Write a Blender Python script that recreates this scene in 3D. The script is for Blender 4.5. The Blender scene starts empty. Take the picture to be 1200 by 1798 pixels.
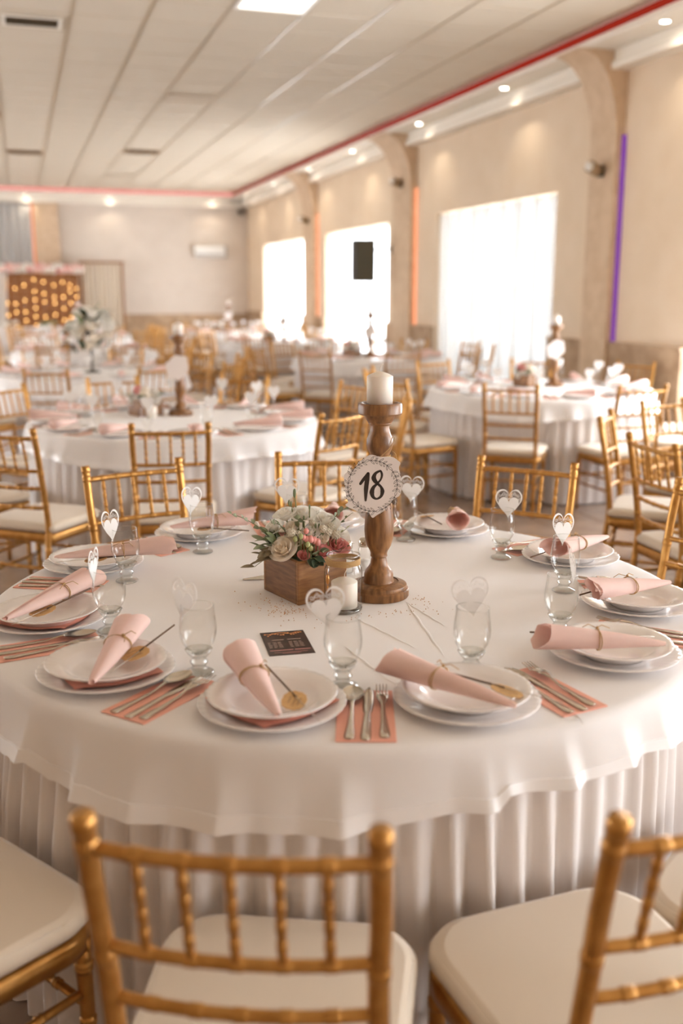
import bpy, math, random
from math import sin, cos, pi, radians as R, hypot, atan2, degrees
from mathutils import Vector, Matrix, Euler
random.seed(18)
S = bpy.context.scene
COL = S.collection

# ------------------------------------------------------------------ camera, world, light, exposure
cam_d = bpy.data.cameras.new('camera'); cam = bpy.data.objects.new('camera', cam_d); COL.objects.link(cam)
cam_d.sensor_fit = 'VERTICAL'; cam_d.sensor_height = 36.0; cam_d.sensor_width = 24.0; cam_d.lens = 35.0
cam.location = (0, 0, 1.497); cam.rotation_euler = (R(90 - 12.54), 0, R(-17.65))
cam_d.dof.use_dof = True; cam_d.dof.focus_distance = 2.45; cam_d.dof.aperture_fstop = 1.8
cam_d.clip_start = .05
S.camera = cam
S.view_settings.view_transform = 'Standard'; S.view_settings.look = 'None'
S.view_settings.gamma = 1.0; S.view_settings.use_curve_mapping = False
S.view_settings.exposure = 1.66
SKY = 5.6                                   # bright overcast day outside
w = bpy.data.worlds.new('overcast'); S.world = w; w.use_nodes = True
w.node_tree.nodes['Background'].inputs[0].default_value = (.955, .98, 1.03, 1)
w.node_tree.nodes['Background'].inputs[1].default_value = SKY
cy = S.cycles
cy.max_bounces = 10; cy.diffuse_bounces = 6; cy.glossy_bounces = 4; cy.transmission_bounces = 8
cy.transparent_max_bounces = 24; cy.sample_clamp_indirect = 6.0; cy.caustics_reflective = False; cy.caustics_refractive = False
cy.use_denoising = True

XR, XL, YB, YF, ZC = 5.3, -5.6, 24.0, -5.2, 3.69        # room shell
WIN_R = [(9.42, 12.56), (14.36, 17.58), (19.08, 22.4), (4.45, 7.15), (-.6, 2.4), (-4.9, -2.0)]
WIN_L_ADDED = [(5.6, 8.6), (10.4, 13.6), (15.2, 18.4), (19.8, 23.2)]  # unseen windows, added to brighten the room and its far end
WZ0, WZ1 = .38, 2.48
def portal(x, y0, y1, sgn):
    l = bpy.data.lights.new('window_daylight', 'AREA'); l.shape = 'RECTANGLE'; l.size = y1 - y0; l.size_y = WZ1 - WZ0
    l.cycles.is_portal = True
    o = bpy.data.objects.new('window_daylight', l); COL.objects.link(o)
    o.location = (x, (y0 + y1) / 2, (WZ0 + WZ1) / 2)
    o.rotation_euler = (R(90), 0, R(90 * sgn))
for a, b in WIN_R: portal(XR + .28, a, b, 1)
for a, b in WIN_L_ADDED: portal(XL - .28, a, b, -1)

# ------------------------------------------------------------------ materials
M = {}
def mat(name, col, rough=.6, metal=0., noise=None, bump=None, **kw):
    m = bpy.data.materials.new(name); m.use_nodes = True; nt = m.node_tree; b = nt.nodes['Principled BSDF']
    b.inputs['Base Color'].default_value = (*col, 1); b.inputs['Roughness'].default_value = rough; b.inputs['Metallic'].default_value = metal
    for k, v in kw.items(): b.inputs[k.replace('_', ' ')].default_value = v
    tc = nt.nodes.new('ShaderNodeTexCoord')
    if noise:                                   # (scale, colour2, stretch)
        sc, c2, st = noise
        mp = nt.nodes.new('ShaderNodeMapping'); mp.inputs['Scale'].default_value = st
        nz = nt.nodes.new('ShaderNodeTexNoise'); nz.inputs['Scale'].default_value = sc; nz.inputs['Detail'].default_value = 4
        rp = nt.nodes.new('ShaderNodeValToRGB'); rp.color_ramp.elements[0].position = .35; rp.color_ramp.elements[1].position = .65
        rp.color_ramp.elements[0].color = (*col, 1); rp.color_ramp.elements[1].color = (*c2, 1)
        nt.links.new(tc.outputs['Object'], mp.inputs[0]); nt.links.new(mp.outputs[0], nz.inputs['Vector'])
        nt.links.new(nz.outputs['Fac'], rp.inputs[0]); nt.links.new(rp.outputs[0], b.inputs['Base Color'])
    if bump:                                    # (scale, strength, distance)
        nz = nt.nodes.new('ShaderNodeTexNoise'); nz.inputs['Scale'].default_value = bump[0]; nz.inputs['Detail'].default_value = 3
        bp = nt.nodes.new('ShaderNodeBump'); bp.inputs['Strength'].default_value = bump[1]; bp.inputs['Distance'].default_value = bump[2]
        nt.links.new(tc.outputs['Object'], nz.inputs['Vector']); nt.links.new(nz.outputs['Fac'], bp.inputs['Height'])
        nt.links.new(bp.outputs[0], b.inputs['Normal'])
    M[name] = m
    return m
def emit(name, col, st):
    m = bpy.data.materials.new(name); m.use_nodes = True; nt = m.node_tree; nt.nodes.clear()
    e = nt.nodes.new('ShaderNodeEmission'); e.inputs[0].default_value = (*col, 1); e.inputs[1].default_value = st
    o = nt.nodes.new('ShaderNodeOutputMaterial'); nt.links.new(e.outputs[0], o.inputs[0]); M[name] = m
def thin(name, tint, gain, base, edge=.55, pw_=3.0):
    """thin-walled clear glass: clear face-on, absorbing and reflecting towards grazing angles"""
    m = bpy.data.materials.new(name); m.use_nodes = True; nt = m.node_tree; nt.nodes.clear()
    lw = nt.nodes.new('ShaderNodeLayerWeight'); lw.inputs[0].default_value = .5
    pw = nt.nodes.new('ShaderNodeMath'); pw.operation = 'POWER'; pw.inputs[1].default_value = pw_
    mu = nt.nodes.new('ShaderNodeMath'); mu.operation = 'MULTIPLY_ADD'; mu.inputs[1].default_value = gain; mu.inputs[2].default_value = base
    t = nt.nodes.new('ShaderNodeBsdfTransparent'); cm = nt.nodes.new('ShaderNodeMixRGB')
    cm.inputs[1].default_value = (*tint, 1); cm.inputs[2].default_value = (tint[0] * edge, tint[1] * edge, tint[2] * edge * .95, 1)
    g = nt.nodes.new('ShaderNodeBsdfGlossy'); g.inputs['Roughness'].default_value = .03
    mx = nt.nodes.new('ShaderNodeMixShader'); o = nt.nodes.new('ShaderNodeOutputMaterial')
    nt.links.new(lw.outputs['Facing'], pw.inputs[0]); nt.links.new(pw.outputs[0], mu.inputs[0]); nt.links.new(mu.outputs[0], mx.inputs[0])
    nt.links.new(pw.outputs[0], cm.inputs[0]); nt.links.new(cm.outputs[0], t.inputs[0])
    nt.links.new(t.outputs[0], mx.inputs[1]); nt.links.new(g.outputs[0], mx.inputs[2]); nt.links.new(mx.outputs[0], o.inputs[0]); M[name] = m
def paper_mat(name, col, tl):
    m = bpy.data.materials.new(name); m.use_nodes = True; nt = m.node_tree; nt.nodes.clear()
    d = nt.nodes.new('ShaderNodeBsdfDiffuse'); t = nt.nodes.new('ShaderNodeBsdfTranslucent'); mx = nt.nodes.new('ShaderNodeMixShader'); mx.inputs[0].default_value = tl
    o = nt.nodes.new('ShaderNodeOutputMaterial'); tc = nt.nodes.new('ShaderNodeTexCoord'); nz = nt.nodes.new('ShaderNodeTexNoise'); nz.inputs['Scale'].default_value = 60
    rp = nt.nodes.new('ShaderNodeValToRGB'); rp.color_ramp.elements[0].color = (*[c * .95 for c in col], 1); rp.color_ramp.elements[1].color = (*col, 1)
    nt.links.new(tc.outputs['Object'], nz.inputs['Vector']); nt.links.new(nz.outputs['Fac'], rp.inputs[0])
    nt.links.new(rp.outputs[0], d.inputs[0]); nt.links.new(rp.outputs[0], t.inputs[0])
    nt.links.new(d.outputs[0], mx.inputs[1]); nt.links.new(t.outputs[0], mx.inputs[2]); nt.links.new(mx.outputs[0], o.inputs[0]); M[name] = m
def sheer(name, col, transp, transl):
    m = bpy.data.materials.new(name); m.use_nodes = True; nt = m.node_tree; nt.nodes.clear()
    t = nt.nodes.new('ShaderNodeBsdfTransparent'); tl = nt.nodes.new('ShaderNodeBsdfTranslucent'); d = nt.nodes.new('ShaderNodeBsdfDiffuse')
    tl.inputs[0].default_value = (*col, 1); d.inputs[0].default_value = (*col, 1)
    a = nt.nodes.new('ShaderNodeMixShader'); a.inputs[0].default_value = transl
    b = nt.nodes.new('ShaderNodeMixShader'); b.inputs[0].default_value = transp; o = nt.nodes.new('ShaderNodeOutputMaterial')
    nt.links.new(d.outputs[0], a.inputs[1]); nt.links.new(tl.outputs[0], a.inputs[2])
    nt.links.new(a.outputs[0], b.inputs[1]); nt.links.new(t.outputs[0], b.inputs[2]); nt.links.new(b.outputs[0], o.inputs[0]); M[name] = m

mat('cloth', (.84, .81, .80), .75, bump=(900, .15, .0006), Sheen_Weight=.25)
mat('satin', (.87, .84, .83), .30, bump=(700, .08, .0004), Sheen_Weight=.3)
mat('skirt', (.79, .73, .70), .55, bump=(600, .12, .0005), Sheen_Weight=.3)
mat('gold', (.45, .215, .052), .30, .72, noise=(30, (.57, .30, .085), (1, 1, 1)), bump=(60, .12, .001))
mat('gold_knot', (.66, .40, .13), .30, .55)
mat('cushion', (.74, .63, .50), .75, bump=(500, .15, .0006), Sheen_Weight=.3)
mat('wood', (.15, .064, .020), .36, noise=(16, (.33, .155, .055), (5, 5, .8)), bump=(60, .15, .0008))
mat('wood_box', (.22, .09, .026), .5, noise=(14, (.36, .165, .052), (1.2, 1.2, 9)), bump=(90, .25, .0008))
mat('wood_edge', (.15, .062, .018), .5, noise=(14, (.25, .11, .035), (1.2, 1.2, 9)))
mat('wax', (.86, .79, .71), .45, Subsurface_Weight=.25, Subsurface_Radius=(.02, .012, .008))
mat('twine', (.50, .31, .13), .85, bump=(900, .5, .001))
mat('porcelain', (.87, .83, .81), .12, Coat_Weight=.4)
mat('steel', (.62, .55, .46), .22, 1.0)
paper_mat('pink', (.94, .72, .66), .22)
mat('coral', (.90, .45, .34), .75, bump=(400, .15, .0006))
mat('kraft', (.52, .30, .115), .85, noise=(60, (.60, .37, .16), (1, 1, 1)))
mat('ink', (.035, .022, .016), .6)
paper_mat('paper', (.93, .91, .89), .42)
mat('card_paper', (.84, .77, .74), .65)
mat('black_card', (.035, .022, .018), .35, noise=(25, (.07, .035, .028), (1, 1, 1)))
mat('card_pink', (.60, .28, .26), .5)
mat('card_white', (.75, .60, .50), .5)
mat('card_orange', (.95, .42, .16), .5)
mat('stick', (.12, .065, .035), .7, bump=(800, .4, .001))
mat('wire', (.6, .55, .48), .3, .9)
thin('glass', (.985, .985, .975), .75, .035, .72)
thin('pane', (.97, .98, .98), .4, .03)
thin('glass_base', (.97, .975, .96), .7, .07, .65, 1.8)
paper_mat('rose_white', (.95, .92, .86), .48)
paper_mat('rose_cream', (.95, .87, .76), .45)
paper_mat('rose_pink', (.82, .38, .35), .30)
mat('berry', (.80, .33, .29), .4)
mat('bud_green', (.42, .44, .20), .55)
mat('brunia', (.72, .66, .54), .8, bump=(500, .8, .002))
mat('leaf', (.15, .19, .085), .5, noise=(30, (.24, .28, .14), (1, 1, 1)))
mat('leaf_grey', (.24, .28, .17), .55, noise=(30, (.33, .36, .23), (1, 1, 1)))
mat('leaf_brown', (.20, .145, .085), .5, noise=(30, (.28, .22, .13), (1, 1, 1)))
mat('leaf_dark', (.035, .06, .03), .35)
mat('stem', (.22, .24, .10), .6)
mat('gold_dust', (.55, .26, .08), .3, .8)
mat('wall_end_hazed', (.64, .56, .485), .85, noise=(3, (.67, .59, .515), (1, 1, 1)), bump=(40, .1, .003))  # greyer copy of the wall paint, with the far-end haze in its colour
mat('wall', (.72, .575, .42), .85, noise=(3, (.75, .61, .46), (1, 1, 1)), bump=(40, .1, .003))
mat('pilaster', (.66, .50, .35), .8, noise=(8, (.58, .42, .28), (1, 1, 1)), bump=(60, .25, .004))
mat('stone', (.36, .235, .14), .75, noise=(5, (.52, .37, .24), (1, 1, 1)), bump=(20, .5, .01))
mat('white_paint', (.82, .76, .67), .6)
mat('tile_ceiling', (.64, .56, .45), .9, bump=(300, .25, .001))
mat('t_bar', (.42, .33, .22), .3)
mat('floor_tile', (.30, .205, .15), .22, noise=(6, (.38, .27, .20), (1, 1, 1)))
mat('grout', (.20, .14, .10), .8)
mat('dark', (.03, .025, .02), .6)
mat('grille_flared', (.10, .095, .07), .7, bump=(400, .6, .003))  # black grille lightened, window flare mixed into its colour
mat('vent_brown', (.33, .22, .12), .6)
mat('grey_drape', (.42, .40, .38), .8)
mat('beige_drape', (.62, .53, .42), .8)
mat('board', (.20, .075, .02), .6, noise=(4, (.30, .12, .035), (1, 1, 8)))
mat('frame_white', (.80, .78, .74), .4)
mat('garland', (.78, .52, .46), .7)
sheer('sheer', (.88, .89, .89), .022, .034)
sheer('sheer_gather', (.82, .83, .83), .62, .15)
sheer('sheer_open', (.92, .91, .89), .86, .75)
sheer('sheer_mid', (.92, .92, .92), .28, .6)
sheer('sheer_left', (.92, .91, .89), .30, .7)
sheer('sheer_white', (.86, .82, .77), .12, .35)
emit('lamp', (1.0, .93, .82), 14); emit('fairy', (1.0, .58, .19), 6); emit('led_red', (.62, .045, .022), .17)
emit('led_pink', (.85, .28, .24), .38); emit('led_orange', (.95, .33, .16), .5); emit('led_purple', (.26, .06, .42), .28)
emit('panel_light', (1.0, .92, .80), 1.0)

# floor: grid of tiles continued by the material where the pieces can no longer be told apart
def tile_mat(name, c1, c2, grout, size, rough, off=(0, 0, 0)):
    m = bpy.data.materials.new(name); m.use_nodes = True; nt = m.node_tree; b = nt.nodes['Principled BSDF']
    tc = nt.nodes.new('ShaderNodeTexCoord'); mp = nt.nodes.new('ShaderNodeMapping'); mp.inputs['Location'].default_value = off
    br = nt.nodes.new('ShaderNodeTexBrick'); br.offset = 0; br.inputs['Scale'].default_value = 1
    br.inputs['Color1'].default_value = (*c1, 1); br.inputs['Color2'].default_value = (*c2, 1); br.inputs['Mortar'].default_value = (*grout, 1)
    br.inputs['Brick Width'].default_value = size; br.inputs['Row Height'].default_value = size; br.inputs['Mortar Size'].default_value = .003
    nt.links.new(tc.outputs['Object'], mp.inputs[0]); nt.links.new(mp.outputs[0], br.inputs['Vector']); nt.links.new(br.outputs['Color'], b.inputs['Base Color'])
    b.inputs['Roughness'].default_value = rough; M[name] = m
tile_mat('floor_far', (.30, .205, .15), (.38, .27, .20), (.2, .14, .1), .4, .22)
tile_mat('ceiling_far', (.64, .56, .45), (.64, .56, .45), (.4, .32, .22), .6, .9, (-.56, 0, 0))

# ------------------------------------------------------------------ mesh helpers
class MB:
    def __init__(s): s.v = []; s.f = []
    def add(s, vs, fs):
        n = len(s.v); s.v += [tuple(p) for p in vs]; s.f += [tuple(i + n for i in f) for f in fs]; return s
    def box(s, x0, x1, y0, y1, z0, z1):
        return s.add([(x0, y0, z0), (x1, y0, z0), (x1, y1, z0), (x0, y1, z0), (x0, y0, z1), (x1, y0, z1), (x1, y1, z1), (x0, y1, z1)],
                     [(0, 3, 2, 1), (4, 5, 6, 7), (0, 1, 5, 4), (1, 2, 6, 5), (2, 3, 7, 6), (3, 0, 4, 7)])
    def cbox(s, x0, x1, y0, y1, z0, z1, c=.004):     # box with chamfered vertical and top edges
        def ring(e, z): return [(x0 + e + c, y0 + e, z), (x1 - e - c, y0 + e, z), (x1 - e, y0 + e + c, z), (x1 - e, y1 - e - c, z),
                                (x1 - e - c, y1 - e, z), (x0 + e + c, y1 - e, z), (x0 + e, y1 - e - c, z), (x0 + e, y0 + e + c, z)]
        return s.loft([ring(c, z0), ring(0, z0 + c), ring(0, z1 - c), ring(c, z1)], True, True)
    def loft(s, rings, cap0=False, cap1=False, closed=True):
        n = len(rings[0]); b = len(s.v)
        for r in rings: s.v += [tuple(p) for p in r]
        for i in range(len(rings) - 1):
            for j in range(n if closed else n - 1):
                k = (j + 1) % n
                s.f.append((b + i * n + j, b + i * n + k, b + (i + 1) * n + k, b + (i + 1) * n + j))
        if cap0: s.f.append(tuple(b + j for j in reversed(range(n))))
        if cap1: s.f.append(tuple(b + (len(rings) - 1) * n + j for j in range(n)))
        return s
    def lathe(s, prof, seg=24, c=(0, 0, 0), flute=None, cap0=False, cap1=False):
        rings = []
        for q, (r, z) in enumerate(prof):
            rg = []
            for j in range(seg):
                a = 2 * pi * j / seg; rr = r; zz = z
                if flute: rr, zz = flute(r, z, a)
                rg.append((c[0] + rr * cos(a), c[1] + rr * sin(a), c[2] + zz))
            rings.append(rg)
        return s.loft(rings, cap0, cap1)
    def tube(s, pts, rad, seg=8, caps=True):
        pts = [Vector(p) for p in pts]; n = len(pts)
        if not hasattr(rad, '__len__'): rad = [rad] * n
        rings = []; ref = None
        for i, p in enumerate(pts):
            t = (pts[min(i + 1, n - 1)] - pts[max(i - 1, 0)])
            if t.length < 1e-9: t = Vector((0, 0, 1))
            t.normalize()
            if ref is None: ref = Vector((0, 0, 1)) if abs(t.z) < .9 else Vector((1, 0, 0))
            u = t.cross(ref)
            if u.length < 1e-6: u = t.cross(Vector((1, 0, 0)))
            u.normalize(); v = u.cross(t); v.normalize(); ref = v
            rings.append([p + (u * cos(2 * pi * j / seg) + v * sin(2 * pi * j / seg)) * rad[i] for j in range(seg)])
        return s.loft(rings, caps, caps)
    def grid(s, fn, nu, nv):
        b = len(s.v)
        for i in range(nu + 1):
            for j in range(nv + 1): s.v.append(tuple(fn(i / nu, j / nv)))
        for i in range(nu):
            for j in range(nv):
                a = b + i * (nv + 1) + j; s.f.append((a, a + nv + 1, a + nv + 2, a + 1))
        return s
    def sphere(s, c, r, seg=12, rings=8, sc=(1, 1, 1)):
        rg = []
        for i in range(1, rings):
            a = pi * i / rings
            rg.append([(c[0] + r * sc[0] * sin(a) * cos(2 * pi * j / seg), c[1] + r * sc[1] * sin(a) * sin(2 * pi * j / seg), c[2] - r * sc[2] * cos(a)) for j in range(seg)])
        return s.loft(rg, True, True)
    def ribbon(s, pts, wid, z=0., th=0.):             # flat stroke in the local XY plane
        n = len(pts); L = []; Rr = []
        for i, p in enumerate(pts):
            a = pts[max(i - 1, 0)]; b = pts[min(i + 1, n - 1)]; tx, ty = b[0] - a[0], b[1] - a[1]; l = hypot(tx, ty) or 1
            w_ = (wid[i] if hasattr(wid, '__len__') else wid) / 2
            L.append((p[0] - ty / l * w_, p[1] + tx / l * w_, z)); Rr.append((p[0] + ty / l * w_, p[1] - tx / l * w_, z))
        b = len(s.v); s.v += L + Rr
        for i in range(n - 1): s.f.append((b + i, b + n + i, b + n + i + 1, b + i + 1))
        return s
    def xform(s, m): s.v = [tuple(m @ Vector(p)) for p in s.v]; return s
    def mesh(s, name, m, smooth=True):
        me = bpy.data.meshes.new(name); me.from_pydata(s.v, [], s.f); me.materials.append(M[m] if isinstance(m, str) else m)
        if smooth:
            me.shade_smooth()
        me.update(); return me
def sharp(me, ang=35):
    me.set_sharp_from_angle(angle=R(ang)); return me
def ob(name, me, parent=None, loc=None, rot=None, label=None, sc=None):
    o = bpy.data.objects.new(name, me); COL.objects.link(o)
    if parent: o.parent = parent
    if loc is not None: o.location = loc
    if rot is not None: o.rotation_euler = rot
    if sc is not None: o.scale = sc
    if label: o['label'] = label
    return o
def thing(name, label, cat, loc=(0, 0, 0), rz=0, group=None, me=None, rot=None):
    o = bpy.data.objects.new(name, me); COL.objects.link(o); o.location = loc
    o.rotation_euler = rot if rot is not None else (0, 0, rz)
    if me is None: o.empty_display_size = .05
    o['label'] = label; o['category'] = cat
    if group: o['group'] = group
    return o
def struct(name, me, label=None, parent=None, cat=None):
    o = ob(name, me, parent)
    if not parent: o['kind'] = 'structure'; o['label'] = label; o['category'] = cat or name.split('_')[0]
    return o
def copy_tree(o, parent=None):
    c = o.copy(); COL.objects.link(c)
    if parent: c.parent = parent
    for ch in list(o.children): copy_tree(ch, c)
    return c
def smooth(a, b, x):
    t = max(0, min(1, (x - a) / (b - a))); return t * t * (3 - 2 * t)

# ------------------------------------------------------------------ room shell
def wall_with_windows(x0, x1, wins):
    mb = MB(); ys = sorted(wins); y = YF
    for a, b in ys:
        mb.box(x0, x1, y, a, 0, ZC + .1); mb.box(x0, x1, a, b, 0, WZ0); mb.box(x0, x1, a, b, WZ1, ZC + .1); y = b
    mb.box(x0, x1, y, YB, 0, ZC + .1); return mb
struct('wall_right', wall_with_windows(XR, XR + .3, WIN_R).mesh('wall_right', 'wall', False), 'cream plastered side wall with tall bright windows')
struct('wall_left', wall_with_windows(XL - .3, XL, WIN_L_ADDED).mesh('wall_left', 'wall', False), 'cream plastered wall opposite the bright windows')
struct('wall_back', MB().box(XL - .3, XR + .3, YB, YB + .3, 0, ZC + .1).mesh('wall_back', 'wall_end_hazed', False), 'cream end wall behind the head table')
struct('wall_front', MB().box(XL - .3, XR + .3, YF - .3, YF, 0, ZC + .1).mesh('wall_front', 'wall', False), 'cream wall behind the camera')
fl = struct('floor', MB().box(XL, XR, YF, YB, -.1, -.003).mesh('floor', 'floor_far', False), 'glossy brown tiled hall floor')
tile_me = MB().cbox(.003, .397, .003, .397, -.012, 0, .0015).mesh('tile', 'floor_tile', False)
for i in range(-2, 11):
    for j in range(3, 26):
        ob('tile', tile_me, fl, (i * .4, j * .4, 0))
ce = struct('ceiling', MB().box(XL, XR, YF, YB, ZC + .02, ZC + .1).mesh('ceiling', 'ceiling_far', False), 'suspended ceiling of square cream panels')
ctile = MB().cbox(.006, .594, .006, .594, -.004, .02, .003).mesh('ceiling_panel', 'tile_ceiling', False)
TX0 = .562
VENTS = {(-1, 9.0): 1, (2, 12.0): 2, (2, 16.8): 3, (-1, 17.4): 3, (-2, 13.8): 3, (2, 20.4): 2}
LIGHTS = {(2, 7.8)}
for i in range(-3, 7):
    for j in range(27):
        ob('ceiling_panel', ctile, ce, (TX0 + i * .6, 7.2 + j * .6, ZC))
bar_y = MB().box(-.012, .012, 7.2, 23.5, -.010, 0).mesh('ceiling_bar', 't_bar', False)
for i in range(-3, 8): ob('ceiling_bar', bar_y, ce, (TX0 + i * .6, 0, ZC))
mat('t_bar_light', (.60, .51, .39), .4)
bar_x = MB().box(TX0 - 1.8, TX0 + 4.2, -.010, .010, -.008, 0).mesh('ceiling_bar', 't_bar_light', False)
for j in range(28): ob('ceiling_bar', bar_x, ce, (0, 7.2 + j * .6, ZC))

# cornice of the right and end walls: two steps with a red light strip
def cornice(name, p0, p1, inward, lab):
    # runs along p0->p1; inward = unit vector into the room
    d = Vector((p1[0] - p0[0], p1[1] - p0[1], 0)); n = Vector((*inward, 0)); z0 = ZC + .02
    def prism(prof):
        mb = MB(); a = [Vector((*p0, 0)) + n * u + Vector((0, 0, z)) for u, z in prof]; b = [q + d for q in a]
        return mb.loft([a, b], True, True)
    o = struct(name, prism([(0, 3.40), (.18, 3.40), (.18, 3.46), (.15, 3.48), (.15, 3.56), (0, 3.56)]).mesh(name, 'white_paint', False), lab, None, 'cornice')
    ob('upper_step', prism([(0, 3.56), (.45, 3.56), (.45, 3.61), (.42, 3.61), (.42, z0), (0, z0)]).mesh('upper_step', 'white_paint', False), o)
    return o, prism
cr, pr = cornice('trim_1', (XR, YF), (XR, YB), (-1, 0), 'stepped cream cornice above the windows')
ob('light_strip', pr([(.42, 3.615), (.435, 3.615), (.435, 3.685), (.42, 3.685)]).mesh('light_strip', 'led_red', False), cr, label='glowing red light strip')
cb, pb = cornice('trim_2', (XL, YB), (XR, YB), (0, -1), 'stepped cream cornice of the end wall')
ob('light_strip', pb([(.42, 3.615), (.435, 3.615), (.435, 3.685), (.42, 3.685)]).mesh('light_strip', 'led_pink', False), cb, label='glowing pink light strip')

# pilasters that curve into the cornice
def pilaster(name, y0, y1, led, lab):
    fx = XR - .09; prof = [(XR, 0), (fx, 0), (fx, 2.86)]
    for k in range(1, 13):
        a = pi / 2 * k / 12; prof.append((fx - .42 * (1 - cos(a)), 2.86 + .70 * sin(a)))
    prof += [(XR, 3.56)]
    mb = MB(); mb.loft([[(x, y0, z) for x, z in prof], [(x, y1, z) for x, z in prof]], True, True)
    o = struct(name, mb.mesh(name, 'pilaster', False), lab, None, 'pilaster')
    ob('light_strip', MB().box(XR - .028, XR - .002, y0 - .035, y0 - .004, 1.03, 2.86).mesh('light_strip', led, False), o)
    return o
pilaster('trim_3', 8.25, 8.68, 'led_purple', 'textured pilaster with purple light strip')
pilaster('trim_4', 13.25, 13.95, 'led_orange', 'textured pilaster between the large and the middle window')
pilaster('trim_5', 18.05, 18.75, 'led_orange', 'textured pilaster between the two far windows')
pilaster('trim_6', 3.4, 4.0, 'led_purple', 'textured pilaster nearest the camera')
# stone wainscot
def wains(name, wins):
    mb = MB(); y = YF
    for a, b in sorted(wins) + [(YB, YB)]:
        if a - y > .05: mb.box(XR - .05, XR, y, a, 0, 1.0); mb.box(XR - .065, XR, y, a, 1.0, 1.03)
        if b > a: mb.box(XR - .05, XR, a, b, 0, WZ0 - .03)
        y = b
    return struct(name, mb.mesh(name, 'stone', False), 'brown stone wainscot below the windows', None, 'wainscot')
wains('trim_7', WIN_R)
struct('trim_8', MB().box(XL, XR - .05, YB - .05, YB, 0, .93).box(XL, XR - .05, YB - .065, YB, .93, .96).mesh('trim_8', 'stone', False), 'brown stone wainscot of the end wall', None, 'wainscot')

# windows: frame, mullions, panes, sheer curtain panels
def window(n, x, y0, y1, sgn, cam_side):
    nm = 'window_%d' % n
    fr = MB(); t = .05; xo, xi = x + sgn * .12, x + sgn * .18
    a, b = min(xo, xi), max(xo, xi)
    fr.box(a, b, y0, y0 + t, WZ0, WZ1).box(a, b, y1 - t, y1, WZ0, WZ1).box(a, b, y0 + t, y1 - t, WZ0, WZ0 + t).box(a, b, y0 + t, y1 - t, WZ1 - t, WZ1)
    labs = {1: 'large bright curtained window nearest the purple strip', 2: 'middle bright window behind the black loudspeaker', 3: 'small far bright window by the end wall'}
    o = struct(nm, fr.mesh(nm, 'frame_white', False), labs.get(n, '%s curtained window outside the view' % {4: 'first near', 5: 'second near', 6: 'third near', 7: 'first added opposite', 8: 'second added opposite', 9: 'third added opposite', 10: 'fourth added opposite'}.get(n, '')), None, 'window')
    k = 3; wd = (y1 - y0 - 2 * t) / k
    for i in range(k):
        p0 = y0 + t + i * wd; p1 = p0 + wd
        ob('pane', MB().box(x + sgn * .146, x + sgn * .15, p0 + .02, p1 - .02, WZ0 + t, WZ1 - t).mesh('pane', 'pane', False), o)
        if i: ob('mullion', MB().box(a, b, p0 - .025, p0 + .025, WZ0 + t, WZ1 - t).mesh('mullion', 'frame_white', False), o)
    ob('sill', MB().box(min(x - sgn * .04, x + sgn * .12), max(x - sgn * .04, x + sgn * .12), y0, y1, WZ0 - .03, WZ0).mesh('sill', 'frame_white', False), o)
    kk = 4; wd = (y1 - y0) / kk
    for i in range(kk):
        p0 = y0 + i * wd; p1 = y0 + (i + 1) * wd
        base = x + sgn * .07
        if n == 1:
            for gy_, gw in ((p0 + .02, .16), (p0 + wd * .55, .10)): ob('curtain_fold', MB().grid(lambda u, v: (x + sgn * .035 + .012 * sin(u * 2 * pi * 2), gy_ + gw * u, WZ1 - .01 - (WZ1 - WZ0 - .03) * v), 16, 2).mesh('curtain_fold', 'sheer_gather'), o)
        cu = MB().grid(lambda u, v: (base + .016 * sin(u * 2 * pi * 4.5 + .7 * i + .5 * sin(v * 2)) * (.6 + .4 * v), p0 + (p1 - p0) * u, WZ1 - .01 - (WZ1 - WZ0 - .03) * v), 60, 6)
        ob('curtain_panel', cu.mesh('curtain_panel', 'sheer' if n == 1 else 'sheer_mid' if n < 4 else 'sheer_open' if sgn > 0 else 'sheer_mid' if y0 > 10 else 'sheer_left'), o)
for n, (a, b) in enumerate(WIN_R, 1): window(n, XR, a, b, 1, True)
for n, (a, b) in enumerate(WIN_L_ADDED, len(WIN_R) + 1): window(n, XL, a, b, -1, False)

# downlights
dl_ring = MB().lathe([(.035, 0), (.05, 0), (.055, -.006), (.05, -.012), (.036, -.008)], 20).mesh('ring', 'frame_white')
dl_lamp = MB().lathe([(.0005, -.004), (.018, -.0045), (.036, -.006)], 20).mesh('lamp', 'lamp')
def downlight(x, y, lab, grp):
    t = thing('downlight', lab, 'downlight', (x, y, 3.56), 0, grp)
    ob('ring', dl_ring, t); ob('lamp', dl_lamp, t)
    l = bpy.data.lights.new('downlight_beam', 'SPOT'); l.energy = 4; l.color = (1, .86, .66); l.spot_size = R(115); l.spot_blend = .8; l.shadow_soft_size = .03
    ob('beam', l, t, (0, 0, -.02))
ys = [7.28, 10.05, 12.42, 15.1, 17.5, 20.1, 22.5]
lb = ['nearest downlight, above the purple strip', 'second downlight, just past the purple-lit pilaster', 'third downlight, above the large window', 'fourth downlight, by the middle pilaster', 'fifth downlight, above the middle window', 'sixth downlight, above the small far window', 'last downlight, in the cornice corner']
for y, l in zip(ys, lb): downlight(XR - .32, y, l + ' in the side cornice', 'downlights in the side cornice')
for x, l in ((.32, 'above the grey curtain'), (2.12, 'above the draped frame'), (4.43, 'above the air conditioner')): downlight(x, YB - .30, 'downlight in the end cornice ' + l, 'downlights in the end cornice')
for y, l in ((4.6, 'first'), (1.9, 'second'), (-.8, 'third'), (-3.4, 'fourth')): downlight(XR - .32, y, l + ' downlight beyond the picture edge, counting towards the camera', 'downlights outside the view')

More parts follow.
